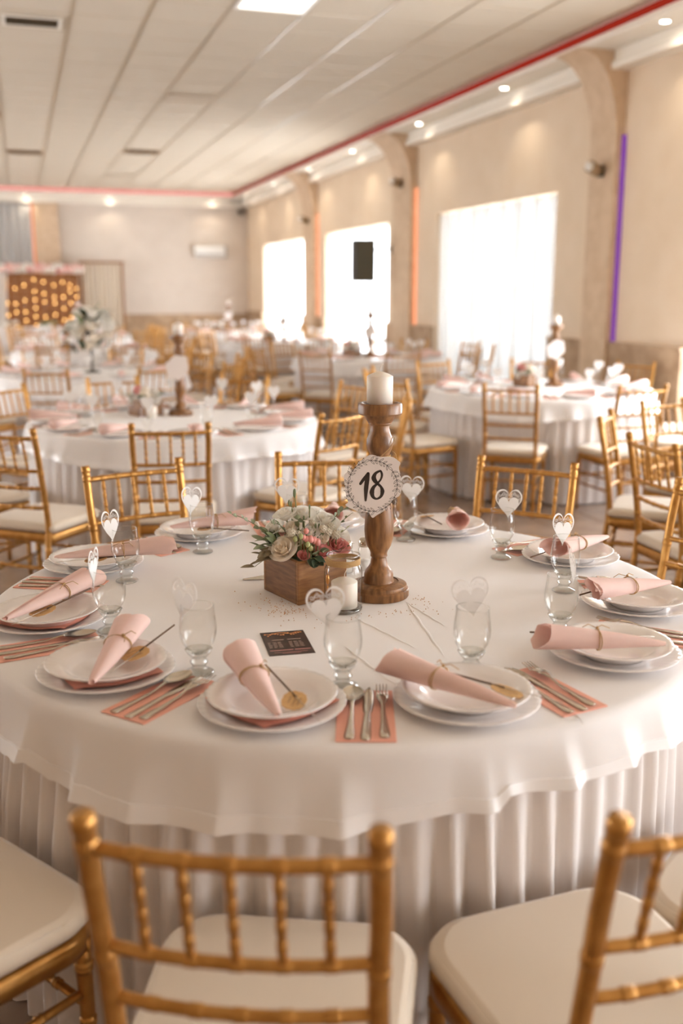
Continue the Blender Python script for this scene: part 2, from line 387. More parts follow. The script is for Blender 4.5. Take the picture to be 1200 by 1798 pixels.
# ceiling vents, access panels, light panel
vl = {(-1, 9.0): 'dark square grille in the near ceiling corner', (2, 12.0): 'plain beige ceiling hatch over the middle of the hall', (2, 16.8): 'brown slotted ceiling vent in the far middle',
      (-1, 17.4): 'brown slotted ceiling vent above the head table side', (-2, 13.8): 'brown slotted ceiling vent at the picture edge', (2, 20.4): 'pale ceiling hatch nearest the end wall'}
for (i, y), k in VENTS.items():
    x = TX0 + i * .6 + .3; t = thing('ceiling_vent' if k != 2 else 'ceiling_hatch', vl[(i, y)], 'vent' if k != 2 else 'hatch', (x, y + .3, ZC - .012))
    m_ = {1: 'vent_brown', 2: 'beige_drape', 3: 'vent_brown'}[k]
    hw, hd = (.24, .17) if k == 1 else (.28, .2)
    fr = MB().box(-hw, hw, -hd, -hd + .03, -.012, 0).box(-hw, hw, hd - .03, hd, -.012, 0).box(-hw, -hw + .03, -hd + .03, hd - .03, -.012, 0).box(hw - .03, hw, -hd + .03, hd - .03, -.012, 0)
    ob('frame', fr.mesh('frame', 'white_paint' if k == 1 else m_, False), t)
    ob('back', MB().box(-hw + .03, hw - .03, -hd + .03, hd - .03, -.004, 0).mesh('back', 'dark' if k == 1 else m_, False), t)
    if k != 2:
        n = 7; sl = MB().add([(-hw + .03, -.012, -.012), (hw - .03, -.012, -.012), (hw - .03, .012, -.003), (-hw + .03, .012, -.003), (-hw + .03, -.012, -.010), (hw - .03, -.012, -.010), (hw - .03, .012, -.001), (-hw + .03, .012, -.001)],
                             [(0, 3, 2, 1), (4, 5, 6, 7), (0, 1, 5, 4), (2, 3, 7, 6)]).mesh('slat', m_, False)
        for q in range(n): ob('slat', sl, t, (0, -hd + .05 + q * (2 * hd - .1) / (n - 1), 0))
t = thing('ceiling_light', 'bright square light panel in the ceiling at the top edge', 'ceiling light', (TX0 + 1.5, 8.1, ZC - .011))
ob('frame', MB().box(-.29, .29, -.29, -.26, -.012, 0).box(-.29, .29, .26, .29, -.012, 0).box(-.29, -.26, -.26, .26, -.012, 0).box(.26, .29, -.26, .26, -.012, 0).mesh('frame', 'frame_white', False), t)
ob('diffuser', MB().box(-.26, .26, -.26, .26, -.006, 0).mesh('diffuser', 'panel_light', False), t)

# wall spot lamps on the pilasters
def wall_spot(x, y, z, lab):
    t = thing('wall_spotlight', lab, 'spotlight', (x, y, z))
    ob('bracket', MB().box(-.03, 0, -.04, .04, -.05, .05).mesh('bracket', 'dark', False), t)
    ob('housing', MB().tube([(-.03, 0, 0), (-.06, -.02, 0), (-.16, -.06, .03)], [.03, .055, .06], 14).mesh('housing', 'vent_brown'), t)
    ob('lens', MB().sphere((-.165, -.062, .031), .042, 12, 8).mesh('lens', 'frame_white'), t)
wall_spot(XR - .09, 8.46, 2.57, 'dark spotlight on the purple-lit pilaster')
wall_spot(XR - .09, 13.6, 2.95, 'dark spotlight high on the middle pilaster')
wall_spot(XR - .09, 18.4, 2.75, 'dark spotlight on the far pilaster')

# black loudspeaker on a wall arm before the middle window
t = thing('loudspeaker', 'black loudspeaker hanging before the middle bright window', 'loudspeaker', (4.85, 14.2, 1.62))
ob('cabinet', MB().cbox(-.15, .15, -.13, .13, 0, .60, .015).mesh('cabinet', 'dark', False), t)
ob('grille', MB().cbox(-.14, .14, -.145, -.13, .02, .58, .004).mesh('grille', 'grille_flared', False), t)
ob('wall_arm', MB().tube([(.14, .0, .45), (.25, -.1, .47), (XR - 4.85 + .02, -.1, .47)], .015, 8).box(XR - 4.85 - .02, XR - 4.85 + .0, -.2, 0, .40, .54).mesh('wall_arm', 'dark'), t)

# end wall fittings
t = thing('air_conditioner', 'white wall air conditioner on the end wall', 'air conditioner', (4.35, YB, 2.26))
ob('body', MB().cbox(-.36, .36, -.2, 0, 0, .27, .03).mesh('body', 'frame_white', False), t)
ob('louvre', MB().box(-.33, .33, -.205, -.19, .03, .07).mesh('louvre', 'grey_drape', False), t)
ob('side_cap', MB().box(.36, .41, -.18, 0, .0, .27).mesh('side_cap', 'grey_drape', False), t)
t = thing('security_camera', 'small dark camera in the upper corner of the end wall', 'camera', (5.12, YB - .0, 3.30))
ob('mount', MB().box(-.03, .03, -.03, 0, -.03, .05).mesh('mount', 'dark', False), t); ob('body', MB().tube([(0, -.03, 0), (-.02, -.20, -.03)], [.05, .055], 12).mesh('body', 'dark'), t)
def drape(x0, x1, y, z0, z1, amp, waves, m_):
    return MB().grid(lambda u, v: (x0 + (x1 - x0) * u, y + amp * sin(u * 2 * pi * waves + .6 * sin(u * 9)) * (.5 + .5 * v), z1 + (z0 - z1) * v), waves * 8, 5).mesh('drape', m_)
struct('trim_9', MB().box(.46, .98, YB - .14, YB - .05, 0, 3.40).mesh('trim_9', 'pilaster', False), 'beige pilaster on the end wall', None, 'pilaster')
t = thing('grey_curtain', 'tall grey curtain on the end wall behind the head table', 'curtain', (0, 0, 0))
ob('fabric', drape(-1.7, .40, YB - .12, .02, 3.36, .035, 12, 'grey_drape'), t); ob('light_strip', MB().box(.405, .44, YB - .10, YB - .07, .4, 3.38).mesh('light_strip', 'led_orange', False), t)
t = thing('draped_frame', 'wooden frame hung with beige drapes beside the light wall', 'partition', (0, 0, 0))
FY = YB - .65
for x in (1.37, 2.27): ob('post', MB().box(x - .025, x + .025, FY - .025, FY + .025, 0, 2.08).mesh('post', 'wood_box', False), t)
ob('top_bar', MB().box(1.33, 2.31, FY - .03, FY + .03, 2.08, 2.13).mesh('top_bar', 'wood_box', False), t)
for q in range(3): ob('drape', drape(1.40 + q * .285, 1.40 + q * .285 + .26, FY, .03, 2.08, .03, 3, 'beige_drape'), t)
# light wall of boards with fairy lights and a garland
t = thing('light_wall', 'brown plank backdrop hung with small golden fairy lights', 'backdrop', (0, 0, 0))
BY = YB - .85
for q in range(9): ob('plank', MB().cbox(-.30, 1.30, BY, BY + .03, .25 + q * .18, .25 + q * .18 + .177, .004).mesh('plank', 'board', False), t)
for x in (-.25, 1.22): ob('post', MB().box(x, x + .05, BY + .03, BY + .08, 0, 1.87).mesh('post', 'wood_box', False), t)
bulb = MB().sphere((0, 0, 0), .011, 8, 6).mesh('bulb', 'fairy')
for q, x in enumerate((-.22, -.05, .14, .35, .55, .76, .95, 1.10, 1.24)):
    s_ = ob('light_string', MB().tube([(x, BY - .012, 1.88), (x + .01, BY - .012, 1.2), (x, BY - .012, .6)], .002, 5).mesh('light_string', 'wire'), t)
    zz = 1.86
    while zz > .8:
        zz -= random.choice((.13, .18, .25, .32)); ob('bulb', bulb, s_, (x + .005, BY - .024, zz))
g = thing('flower_garland', 'pale pink flower garland along the top of the fairy-light backdrop', 'garland', (0, 0, 0))
puffs = [MB().sphere((0, 0, 0), .078, 9, 6, (1, .8, .85)).mesh('blossom', m_) for m_ in ('garland', 'rose_white', 'rose_pink')]
for q in range(38):
    ob('blossom', puffs[q % 7 // 3 if q % 7 < 6 else 2], g, (-.27 + 1.6 * (q % 19) / 18 + random.uniform(-.03, .03), BY - .078 + random.uniform(-.02, .0), 1.93 + .07 * (q // 19) + random.uniform(-.02, .03)), (random.random(), random.random(), random.random()))
t = thing('white_drape', 'white gathered drape at the edge of the fairy-light backdrop', 'curtain', (0, 0, 0))
ob('fabric', MB().grid(lambda u, v: (-.62 + .30 * u + .14 * (1 - v) * u, BY - .05 + .02 * sin(u * 2 * pi * 4), 1.86 - 1.8 * v), 30, 5).mesh('fabric', 'sheer_white'), t)

# ------------------------------------------------------------------ round tables
TC = (.73, 2.29); TZ = .75
HEM = [(-180, .62), (-165, .615), (-156, .607), (-149, .632), (-146, .603), (-138, .608), (-135, .596), (-127, .600), (-119, .603), (-111, .608), (-102, .622), (-95, .634), (-90.5, .636), (-89, .656), (-82, .652), (-73, .655), (-63, .648), (-45, .63), (-20, .62), (0, .60), (30, .61), (60, .63), (90, .61), (120, .60), (150, .61), (180, .62)]
def hem_at(deg):
    deg = (deg + 180) % 360 - 180
    for (a, u), (b, v) in zip(HEM, HEM[1:]):
        if a <= deg <= b: return u + (v - u) * (deg - a) / (b - a)
    return .62
WV = [(13, .5, 1.0), (19, 2.1, .9), (29, 4.0, .6), (6, 1.2, .4)]
def wave(a, ph=0): return sum(k * sin(n * a + p + ph) for n, p, k in WV) / 2.2
def overlay(RT, ph, detail, hemf):
    NA = 720 if detail else 240; mb = MB(); rings = []
    rf = random.Random(int(ph * 100) + 3); folds = []; fa = rf.uniform(0, .2)
    while fa < 2 * pi - .12:
        folds.append((fa, rf.uniform(.07, .13), rf.uniform(.014, .034), rf.uniform(-.5, .5))); fa += rf.uniform(.13, .30)
    for r in ([.03, .15, .3, .45, .6, .7, .78, .83] if detail else [.03, .5, .8]):
        rings.append([(r * RT / .87 * cos(2 * pi * j / NA), r * RT / .87 * sin(2 * pi * j / NA), 0) for j in range(NA)])
    for r, z in ((RT - .02, -.0005), (RT - .006, -.004), (RT, -.013)):
        rings.append([(r * cos(2 * pi * j / NA), r * sin(2 * pi * j / NA), z) for j in range(NA)])
    band = []; nd = 9 if detail else 5
    for q in range(1, nd + 1):
        v = q / nd; rg = []
        for j in range(NA):
            a = 2 * pi * j / NA; h = hemf(degrees(a)) - TZ; z = -.013 + (h + .013) * v
            wv = wave(a, ph); fd = 0
            for fa, fw, fA, sk in folds:
                da = (a - fa + pi) % (2 * pi) - pi; wl = fw * (1 - sk) if da < 0 else fw * (1 + sk); fd += fA * max(0, 1 - abs(da) / wl) ** 1.25
            r = RT + .003 + v * (.006 + .010 * wv) + .010 * v * v + v ** 1.15 * fd
            rg.append((r * cos(a), r * sin(a), z))
        rings.append(rg)
    k = len(rings) - (3 if detail else 2)
    top = MB(); top.loft(rings[:k + 1], True, False)
    hb = MB(); out = [[(x * 1.003, y * 1.003, z) for x, y, z in rg] for rg in rings[k:]]
    inn = [[(x * .9975, y * .9975, z) for x, y, z in rg] for rg in rings[k:]]
    hb.loft([rings[k], out[0]]); hb.loft(out); hb.loft(list(reversed(inn)) ); hb.loft([out[-1], inn[-1]])
    return top, hb
def skirt(RT, ph, pushes, detail):
    NP = 82 if detail else 60; NA = NP * (8 if detail else 4); rings = []
    jit = [random.uniform(-.35, .35) for _ in range(NP + 1)]; amp = [random.uniform(.45, 1.3) for _ in range(NP + 1)]
    zs = [-.03, -.10, -.2, -.3, -.4, -.5, -.6, -.7, -.742] if detail else [-.03, -.25, -.5, -.742]
    for z in zs:
        rg = []
        for j in range(NA):
            a = 2 * pi * j / NA; f = a / (2 * pi) * NP + ph; k = int(f) % NP; x = f - int(f)
            ar = .5 - .5 * cos(2 * pi * (x + .1 * sin(2 * pi * x) * jit[k])); ar = ar ** .75
            A = (.012 + .034 * smooth(-.03, -.4, z)) * (amp[k] * (1 - x) + amp[(k + 1) % NP] * x)
            r = RT - .045 + A * ar + .02 * (-z)
            for pd, lim in pushes:
                da = abs((degrees(a) - pd + 180) % 360 - 180)
                if da < 18:
                    wgt = (1 - smooth(11, 18, da)) * smooth(-.12, -.26, z); m_ = lim - .02 + A * ar * .5 - .01
                    if r > m_: r = r + (m_ - r) * wgt
            rg.append((r * cos(a), r * sin(a), z))
        rings.append(rg)
    return MB().loft(rings)
leg_me = MB().tube([(0, 0, 0), (0, 0, .70)], .018, 8).mesh('leg', 'dark')
def round_table(c, RT, lab, clab, slab, ph, pushes, detail=False, hemf=None):
    t = thing('round_table', lab, 'table', (c[0], c[1], 0))
    ob('table_top', MB().lathe([(.01, .70), (RT - .05, .70), (RT - .045, .715), (RT - .05, .728), (.01, .728)], 64, cap0=True, cap1=True).mesh('table_top', 'wood'), t)
    for k in range(4): ob('leg', leg_me, t, (.42 * cos(k * pi / 2 + .4), .42 * sin(k * pi / 2 + .4), 0))
    sk = thing('table_skirt', slab, 'table skirt', (c[0], c[1], TZ), me=skirt(RT, ph, pushes, detail).mesh('table_skirt', 'skirt'))
    top, hb = overlay(RT, ph, detail, hemf or (lambda d: .615 + .018 * sin(R(d) * 4 + ph)))
    cl = thing('tablecloth', clab, 'tablecloth', (c[0], c[1], TZ), me=top.mesh('tablecloth', 'cloth'))
    ob('hem_band', hb.mesh('hem_band', 'satin'), cl)
    return cl
TABLES = {}

# ------------------------------------------------------------------ gold banquet chair
def turned(pts, r, knots, seg=10, kr=1.32):
    """tapered bamboo-like rod: ring knots at fractions along the polyline"""
    P = [Vector(p) for p in pts]; L = [0]
    for a, b in zip(P, P[1:]): L.append(L[-1] + (b - a).length)
    def at(s):
        s *= L[-1]
        for i in range(len(P) - 1):
            if s <= L[i + 1] or i == len(P) - 2:
                return P[i].lerp(P[i + 1], (s - L[i]) / max(1e-9, L[i + 1] - L[i]))
    e = .007 / L[-1]; ss = {0: 1, 1: 1}
    n = max(3, len(pts) * 2)
    for i in range(n + 1): ss.setdefault(i / n, 1)
    for k in knots:
        for s in [q for q in ss if abs(q - k) < 2.2 * e and 0 < q < 1]: ss.pop(s)
        for d, f in ((-2, 1), (-1.2, 1.0), (-1, kr), (-.35, kr), (0, 1.06), (.35, kr), (1, kr), (1.2, 1.0), (2, 1)):
            s = k + d * e
            if 0 < s < 1: ss[s] = f
    rr = r if callable(r) else (lambda s: r)
    keys = sorted(ss)
    return MB().tube([at(s) for s in keys], [rr(s) * ss[s] for s in keys], seg)
CH = .90; PX = .171
def post_y(z): return -.195 - (.075 * ((z - .44) / .46) ** 1.3 if z > .44 else .045 * ((.44 - z) / .44))
def chair_meshes():
    d = {}
    for s in (-1, 1):
        pts = [(s * (PX + .004 * (abs(z - .44) > .3)), post_y(z), z) for z in (0, .15, .3, .44, .55, .66, .77, .86, CH)]
        d['post%d' % s] = turned(pts, lambda q: .0142, (.16, .36, .60, .76, .95, .985), 12, 1.10).mesh('post', 'gold')
        d['leg%d' % s] = turned([(s * .178, .178, 0), (s * .180, .176, .22), (s * .180, .172, .38)], lambda q: .0115 + .004 * q, (.2, .55, .85), 12, 1.16).mesh('leg', 'gold')
    def bow(z, sag=.02, n=8, r=.0115):
        return [(-PX + 2 * PX * i / n, post_y(z) - sag * (1 - (2 * i / n - 1) ** 2), z) for i in range(n + 1)]
    kn = [i / 6 for i in range(1, 6)]
    d['top_rail'] = turned(bow(.852), .0098, kn, 10, 1.16).mesh('top_rail', 'gold')
    for i, z in enumerate((.700, .617, .525)): d['rail%d' % i] = turned(bow(z), .0088, kn, 10, 1.16).mesh('cross_rail', 'gold')
    for k in range(5):
        u = (k + 1) / 6; x = -PX + 2 * PX * u; sg = .02 * (1 - (2 * u - 1) ** 2)
        d['sp%d' % k] = turned([(x, post_y(.700) - sg, .700), (x, post_y(.78) - sg, .78), (x, post_y(.852) - sg, .852)], .0062, (.2, .4, .6, .8), 8, 1.2).mesh('spindle', 'gold')
    def outline(e, n=10, r=.085, rb=.03):
        pts = []; x, y0, y1 = .212 - e, -.205 + e, .207 - e
        for cx, cyy, rad, a0 in ((x, y1, r, 0), (-x, y1, r, 90), (-x, y0, rb, 180), (x, y0, rb, 270)):
            ox = cx - math.copysign(rad, cx); oy = cyy - math.copysign(rad, cyy)
            for i in range(n + 1):
                a = R(a0 + 90 * i / n); pts.append((ox + rad * cos(a), oy + rad * sin(a)))
        q = []
        for (px_, py_) in pts:                       # gently bowed front and narrower back
            f = (py_ + .2) / .4; q.append((px_ * (.93 + .07 * f), py_ + (.012 * cos(px_ / .2 * pi / 2) if py_ > .1 else 0)))
        return q
    rg = lambda e, z: [(x, y, z) for x, y in outline(e)]
    d['seat_frame'] = MB().loft([rg(.008, .357), rg(.0, .363), rg(.0, .397), rg(.008, .403), rg(.03, .403)], True, True).mesh('seat_frame', 'gold')
    cr_ = [rg(.016, .404), rg(.004, .410), rg(-.003, .420), rg(-.003, .432), rg(.003, .443), rg(.016, .450)]
    mb = MB(); mb.loft(cr_, True, False)
    inner = [[(x * s_, y * s_, .450 + .006 * (1 - s_ ** 3)) for x, y, z in cr_[-1]] for s_ in (1, .93, .8, .6, .35, .05)]
    mb.loft(inner, False, True); d['cushion'] = mb.mesh('cushion', 'cushion')
    ol = outline(-.002); d['piping'] = MB().tube([(x, y, .4415) for x, y in outline(.0045)] + [(*outline(.0045)[0], .4415)], .0028, 6).mesh('piping', 'cushion')
    st = []
    for s in (-1, 1):
        for z in (.19, .27): st.append(turned([(s * .180, .176, z), (s * .181, -.22, z)], .0085, (.25, .5, .75), 8, 1.25).mesh('stretcher', 'gold'))
    st.append(turned([(-.180, .176, .24), (.180, .176, .24)], .0085, (.25, .5, .75), 8, 1.25).mesh('stretcher', 'gold'))
    st.append(turned([(-.18, -.215, .24), (.18, -.215, .24)], .0085, (.25, .5, .75), 8, 1.25).mesh('stretcher', 'gold'))
    d['stretch'] = st
    return d
CM = chair_meshes()
def proto_chair():
    t = thing('banquet_chair', 'gold chair', 'chair')
    for s in (-1, 1): ob('post', CM['post%d' % s], t); ob('leg', CM['leg%d' % s], t)
    ob('top_rail', CM['top_rail'], t)
    for i in range(3): ob('cross_rail', CM['rail%d' % i], t)
    for i in range(5): ob('spindle', CM['sp%d' % i], t)
    ob('seat_frame', CM['seat_frame'], t)
    c = ob('cushion', CM['cushion'], t, label='ivory padded seat cushion'); ob('piping', CM['piping'], c)
    for m_ in CM['stretch']: ob('stretcher', m_, t)
    return t
def join(name, meshes, m_):
    mb = MB()
    for me in meshes: mb.add([v.co[:] for v in me.vertices], [tuple(p.vertices) for p in me.polygons])
    return mb.mesh(name, m_)
FARM = (join('backrest', [CM['post-1'], CM['post1'], CM['top_rail']] + [CM['rail%d' % i] for i in range(3)] + [CM['sp%d' % i] for i in range(5)], 'gold'),
        join('seat_frame', [CM['seat_frame'], CM['leg-1'], CM['leg1']] + CM['stretch'], 'gold'))
def proto_far():
    t = thing('banquet_chair', 'gold chair', 'chair')
    ob('backrest', FARM[0], t); ob('base_frame', FARM[1], t); ob('cushion', CM['cushion'], t); return t
P_NEAR = None; P_FAR = None
def chair_at(x, y, face, lab, grp, far=False):
    """seat centre at (x, y), facing the compass angle face (degrees, 0 = +X)"""
    global P_NEAR, P_FAR
    if far:
        if P_FAR is None: P_FAR = o = proto_far()
        else: o = copy_tree(P_FAR)
    else:
        if P_NEAR is None: P_NEAR = o = proto_chair()
        else: o = copy_tree(P_NEAR)
    o.location = (x, y, 0); o.rotation_euler = (0, 0, R(face - 90)); o['label'] = lab; o['group'] = grp
    return o
def ring_chair(c, ang, lab, grp, r=1.09, turn=0, far=False):
    return chair_at(c[0] + r * cos(R(ang)), c[1] + r * sin(R(ang)), ang + 180 + turn, lab, grp, far)

# main table and its chairs (angle on the table, distance of the seat centre)
MAIN = [(-113, 1.10, -.6, 'gold chair in the front row whose whole back faces the viewer'), (-87.0, 1.11, 0, 'gold front chair cut off by the lower right corner'),
        (-147.0, 1.12, 0, 'gold front chair at the left edge, only cushion and leg in view'), (106.5, 1.07, -1, 'gold chair on the far side of the laid table, left of the flower box'),
        (75, 1.08, 1, 'gold chair directly behind the flower box'), (42, 1.08, 2, 'gold chair on the far side of the laid table, right of the candlestick'),
        (11.0, 1.09, 0, 'gold chair at the right picture edge, only one post in view'), (-27, 1.10, 0, 'gold chair at the right of the laid table, out of view'),
        (180, 1.10, 0, 'gold chair at the left of the laid table, out of view'), (146, 1.12, 0, 'gold chair at the far left of the laid table, out of view')]
pushes = [(a, r - .22) for a, r, *_ in MAIN] + [(-64, .86)]
round_table(TC, .87, 'round banquet table number eighteen in the foreground', 'white overlay cloth on the foreground table eighteen', 'white pleated skirt around the foreground table eighteen', 0, pushes, True, hem_at)
for a, r, tn, l in MAIN: ring_chair(TC, a, l, 'chairs around table eighteen', r, tn)
chair_at(1.262, 1.285, 125, 'gold chair behind the lower right chair, rounded cushion edge in view', 'chairs around table eighteen')
# raised fold lines in the cloth
def crease(p, q, wd=.004, h=.0016):
    p, q = Vector((*p, 0)), Vector((*q, 0)); d = (q - p); n = Vector((-d.y, d.x, 0)).normalized() * wd; N = 14; mb = MB()
    rg = []
    for i in range(N + 1):
        c = p + d * (i / N) + n * .35 * sin(i * 1.7); e = sin(pi * i / N) ** .5
        rg.append([tuple(c - n * e + Vector((0, 0, .0001))), tuple(c + Vector((0, 0, .0002 + h * e))), tuple(c + n * e + Vector((0, 0, .0001)))])
    return mb.loft(rg, False, False, False).mesh('cloth_crease', 'cloth')
maincloth = [o for o in COL.objects if o.name.startswith('tablecloth')][0]
for p, q in (((.70, 2.12), (.765, 1.86)), ((.86, 2.18), (.88, 1.98)), ((.86, 2.18), (.80, 1.80)), ((.62, 1.93), (.655, 1.66)), ((.95, 1.60), (.90, 1.42))):
    ob('cloth_crease', crease((p[0] - TC[0], p[1] - TC[1]), (q[0] - TC[0], q[1] - TC[1])), maincloth)

T2, T3, TR = (.84, 5.92), (3.84, 6.95), (3.83, 3.45)
SECOND = [(232, 1.28, 0, 'gold chair at the left edge beside the middle-left table, seat in view'), (261, 1.07, 0, 'gold chair backing onto the laid table, before the middle-left table'),
          (-57, 1.02, 2, 'gold chair turned sideways between the middle-left table and the candlestick'), (198, 1.15, 0, 'gold chair at the left edge, half hidden, by the middle-left table'),
          (137, 1.05, 0, 'gold chair at the far left corner of the middle-left table'), (100, 1.1, 0, 'gold chair behind the flower box of the middle-left table'),
          (-20, 1.12, 0, 'gold chair at the right end of the middle-left table, facing it'), (20, 1.12, 0, 'gold chair at the far right of the middle-left table'), (60, 1.1, 0, 'gold chair at the far side of the middle-left table, right of its candlestick')]
round_table(T2, .85, 'round banquet table at middle left behind the laid table', 'white overlay cloth on the middle-left table', 'white pleated skirt of the middle-left table', .3, [(a, r - .22) for a, r, *_ in SECOND])
for a, r, tn, l in SECOND: ring_chair(T2, a, l, 'chairs around the middle-left table', r, tn)
THIRD = [(232, 1.02, 2, 'gold chair with its back to the viewer before the table at the large window'), (193, 1.12, 0, 'gold chair seen from the side at the left of the table by the large window'),
         (270, 1.09, 0, 'gold chair at the near right of the table by the large window, cushion in view'), (305, 1.12, 0, 'gold chair near the stone wainscot, by the table at the large window'),
         (345, 1.1, 0, 'gold chair closest to the wall, right of the large-window table'), (25, 1.1, 0, 'gold chair at the far right of the table by the large window'),
         (65, 1.1, 0, 'gold chair behind the table by the large window, right of its candlestick'), (105, 1.1, 0, 'gold chair behind the table by the large window, left of its vase'), (150, 1.1, 0, 'gold chair at the far left of the table by the large window')]
round_table(T3, .87, 'round banquet table before the large bright window', 'white overlay cloth on the table before the large window', 'white pleated skirt of the table before the large window', 1.1, [(a, r - .22) for a, r, *_ in THIRD])
for a, r, tn, l in THIRD: ring_chair(T3, a, l, 'chairs around the table by the large window', r, tn)
RIGHT = [(177, 1.09, 0, 'nearest gold chair of the cluster at the right edge, spindles and cushion in view'), (139, 1.12, 0, 'gold chair seen edge-on left of the cluster at the right edge'),
         (106, 1.15, 0, 'gold chair behind the cluster at the right edge, white cushion in view'), (215, 1.1, 0, 'gold chair of the right-hand table, out of view'), (70, 1.1, 0, 'gold chair at the far side of the right-hand table')]
round_table(TR, .87, 'round banquet table beyond the right picture edge', 'white overlay cloth on the table beyond the right edge', 'white pleated skirt of the table beyond the right edge', 2.0, [(a, r - .22) for a, r, *_ in RIGHT])
for a, r, tn, l in RIGHT: ring_chair(TR, a, l, 'chairs around the right-hand table', r, tn)
ORD = ['nearest place to the viewer', 'first clockwise from the nearest place', 'second clockwise from the nearest place', 'third clockwise from the nearest place', 'fourth clockwise from the nearest place', 'fifth clockwise from the nearest place', 'fifth anticlockwise from the nearest place', 'fourth anticlockwise from the nearest place', 'third anticlockwise from the nearest place', 'second anticlockwise from the nearest place', 'first anticlockwise from the nearest place']
def place_words(c, ang, n):
    front = degrees(atan2(-c[1], -c[0])); k = round(((front - ang) % 360) / (360 / n)) % n
    return ORD[k] if k <= n // 2 else ORD[11 - (n - k)]
FAR = {'the tall-flower table': (.62, 9.6), 'the second window-side table': (3.80, 10.9), 'the third window-side table': (3.75, 14.7),
       'the table behind the tall flowers': (.75, 13.3), 'the fourth window-side table': (3.7, 18.6), 'the table nearest the head table': (.9, 17.2)}
for k, (nm, c) in enumerate(FAR.items()):
    rt = round_table(c, .87, 'round banquet table, ' + nm, 'white overlay cloth on ' + nm, 'white pleated skirt of ' + nm, k * .7, [])
    for q in range(10):
        a = 36 * q + 12 * (k % 3); ring_chair(c, a, 'gold chair at ' + nm + ', ' + place_words(c, a, 10), 'chairs around ' + nm, 1.14 + .05 * random.random(), random.uniform(-5, 5), True)

# head table before the light wall
t = thing('head_table', 'long head table under white cloth before the fairy lights', 'table', (0, 0, 0))
HY0, HY1, HX0, HX1 = 21.5, 22.2, -1.6, 1.75
ob('table_top', MB().box(HX0 + .02, HX1 - .02, HY0 + .02, HY1 - .02, .71, .738).mesh('table_top', 'wood', False), t)
for x in (HX0 + .15, HX1 - .15):
    for y in (HY0 + .12, HY1 - .12): ob('leg', MB().box(x - .02, x + .02, y - .02, y + .02, 0, .71).mesh('leg', 'dark', False), t)
def head_cloth():
    mb = MB(); per = []
    def side(p, q, n): return [(p[0] + (q[0] - p[0]) * i / n, p[1] + (q[1] - p[1]) * i / n) for i in range(n)]
    pts = side((HX0, HY0), (HX1, HY0), 160) + side((HX1, HY0), (HX1, HY1), 40) + side((HX1, HY1), (HX0, HY1), 160) + side((HX0, HY1), (HX0, HY0), 40)
    cx, cyy = (HX0 + HX1) / 2, (HY0 + HY1) / 2; rings = []
    for z, amp in ((.75, 0), (.74, .005), (.5, .02), (.02, .03)):
        rings.append([(x + (amp * sin(i * .8)) * (1 if abs(y - cyy) < .34 else 0) + .003 * math.copysign(1, x - cx), y + amp * sin(i * .8) * (0 if abs(y - cyy) < .34 else 1) + .003 * math.copysign(1, y - cyy), z) for i, (x, y) in enumerate(pts)])
    rings.insert(0, [((x - cx) * .98 + cx, (y - cyy) * .95 + cyy, .751) for x, y in pts]); return mb.loft(rings, True, False).mesh('tablecloth', 'skirt')
thing('tablecloth', 'white floor-length cloth on the head table', 'tablecloth', me=head_cloth())
for q in range(3): chair_at(-.75 + q * .75, 20.9, 90, 'gold chair standing before the %s of the head table' % ('left end', 'middle', 'right end')[q], 'chairs before the head table', True)

# ------------------------------------------------------------------ table ware meshes
NF = 36
def fl_rim(r0, amp, dz):
    def f(r, z, a):
        k = max(0, (r - r0)) / .03; return r + amp * k * cos(NF * a), z + dz * k * (.5 + .5 * cos(NF * a))
    return f
plate_big = MB().lathe([(.004, .006), (.075, .006), (.083, .007), (.095, .011), (.122, .0165), (.134, .0185), (.1355, .0175), (.134, .0160), (.122, .0135), (.10, .0085), (.088, .003), (.080, .0), (.072, .0), (.071, .003), (.004, .003)], 108, flute=fl_rim(.095, .0008, .0012), cap0=True, cap1=True).mesh('plate', 'porcelain')
plate_deep = MB().lathe([(.004, .009), (.062, .009), (.072, .0115), (.083, .020), (.092, .0245), (.108, .0275), (.1175, .0300), (.119, .0290), (.1175, .0272), (.105, .0240), (.091, .0205), (.081, .015), (.071, .006), (.066, .0), (.058, .0), (.057, .004), (.004, .004)], 108, flute=fl_rim(.092, .0006, .0009), cap0=True, cap1=True).mesh('plate', 'porcelain')
plate_low = MB().lathe([(.004, .008), (.075, .008), (.10, .014), (.135, .02), (.134, .016), (.09, .004), (.08, 0), (.004, 0)], 32, cap0=True, cap1=True).mesh('plate', 'porcelain')
# goblet: thin bowl, thick stem and foot
bowl_prof = [(.0035, .046), (.014, .047), (.024, .055), (.032, .068), (.0362, .084), (.0368, .097), (.0352, .114), (.0330, .130), (.0322, .142)]
def bowl_f(seg): return MB().lathe(bowl_prof, seg)
foot_prof = [(.0006, .0), (.027, 0), (.0295, .002), (.029, .0045), (.022, .0075), (.0155, .011), (.0135, .016), (.0150, .020), (.0178, .0235), (.0180, .027), (.0150, .030), (.0145, .033), (.018, .038), (.023, .044), (.0275, .052), (.026, .0525), (.020, .0462), (.011, .0425), (.0006, .042)]
G_BOWL = bowl_f(40).mesh('bowl', 'glass'); G_FOOT = MB().lathe(foot_prof, 32).mesh('stem', 'glass_base')
G_RIM = MB().tube([(.0322 * cos(2 * pi * j / 40), .0322 * sin(2 * pi * j / 40), .142) for j in range(41)], .0007, 6, False).mesh('rim', 'glass_base')
G_FAR = MB().lathe([(.0006, 0), (.028, 0), (.029, .004), (.014, .012), (.0135, .035), (.026, .05), (.0362, .084), (.0365, .1), (.0322, .142)], 20).mesh('goblet', 'glass')
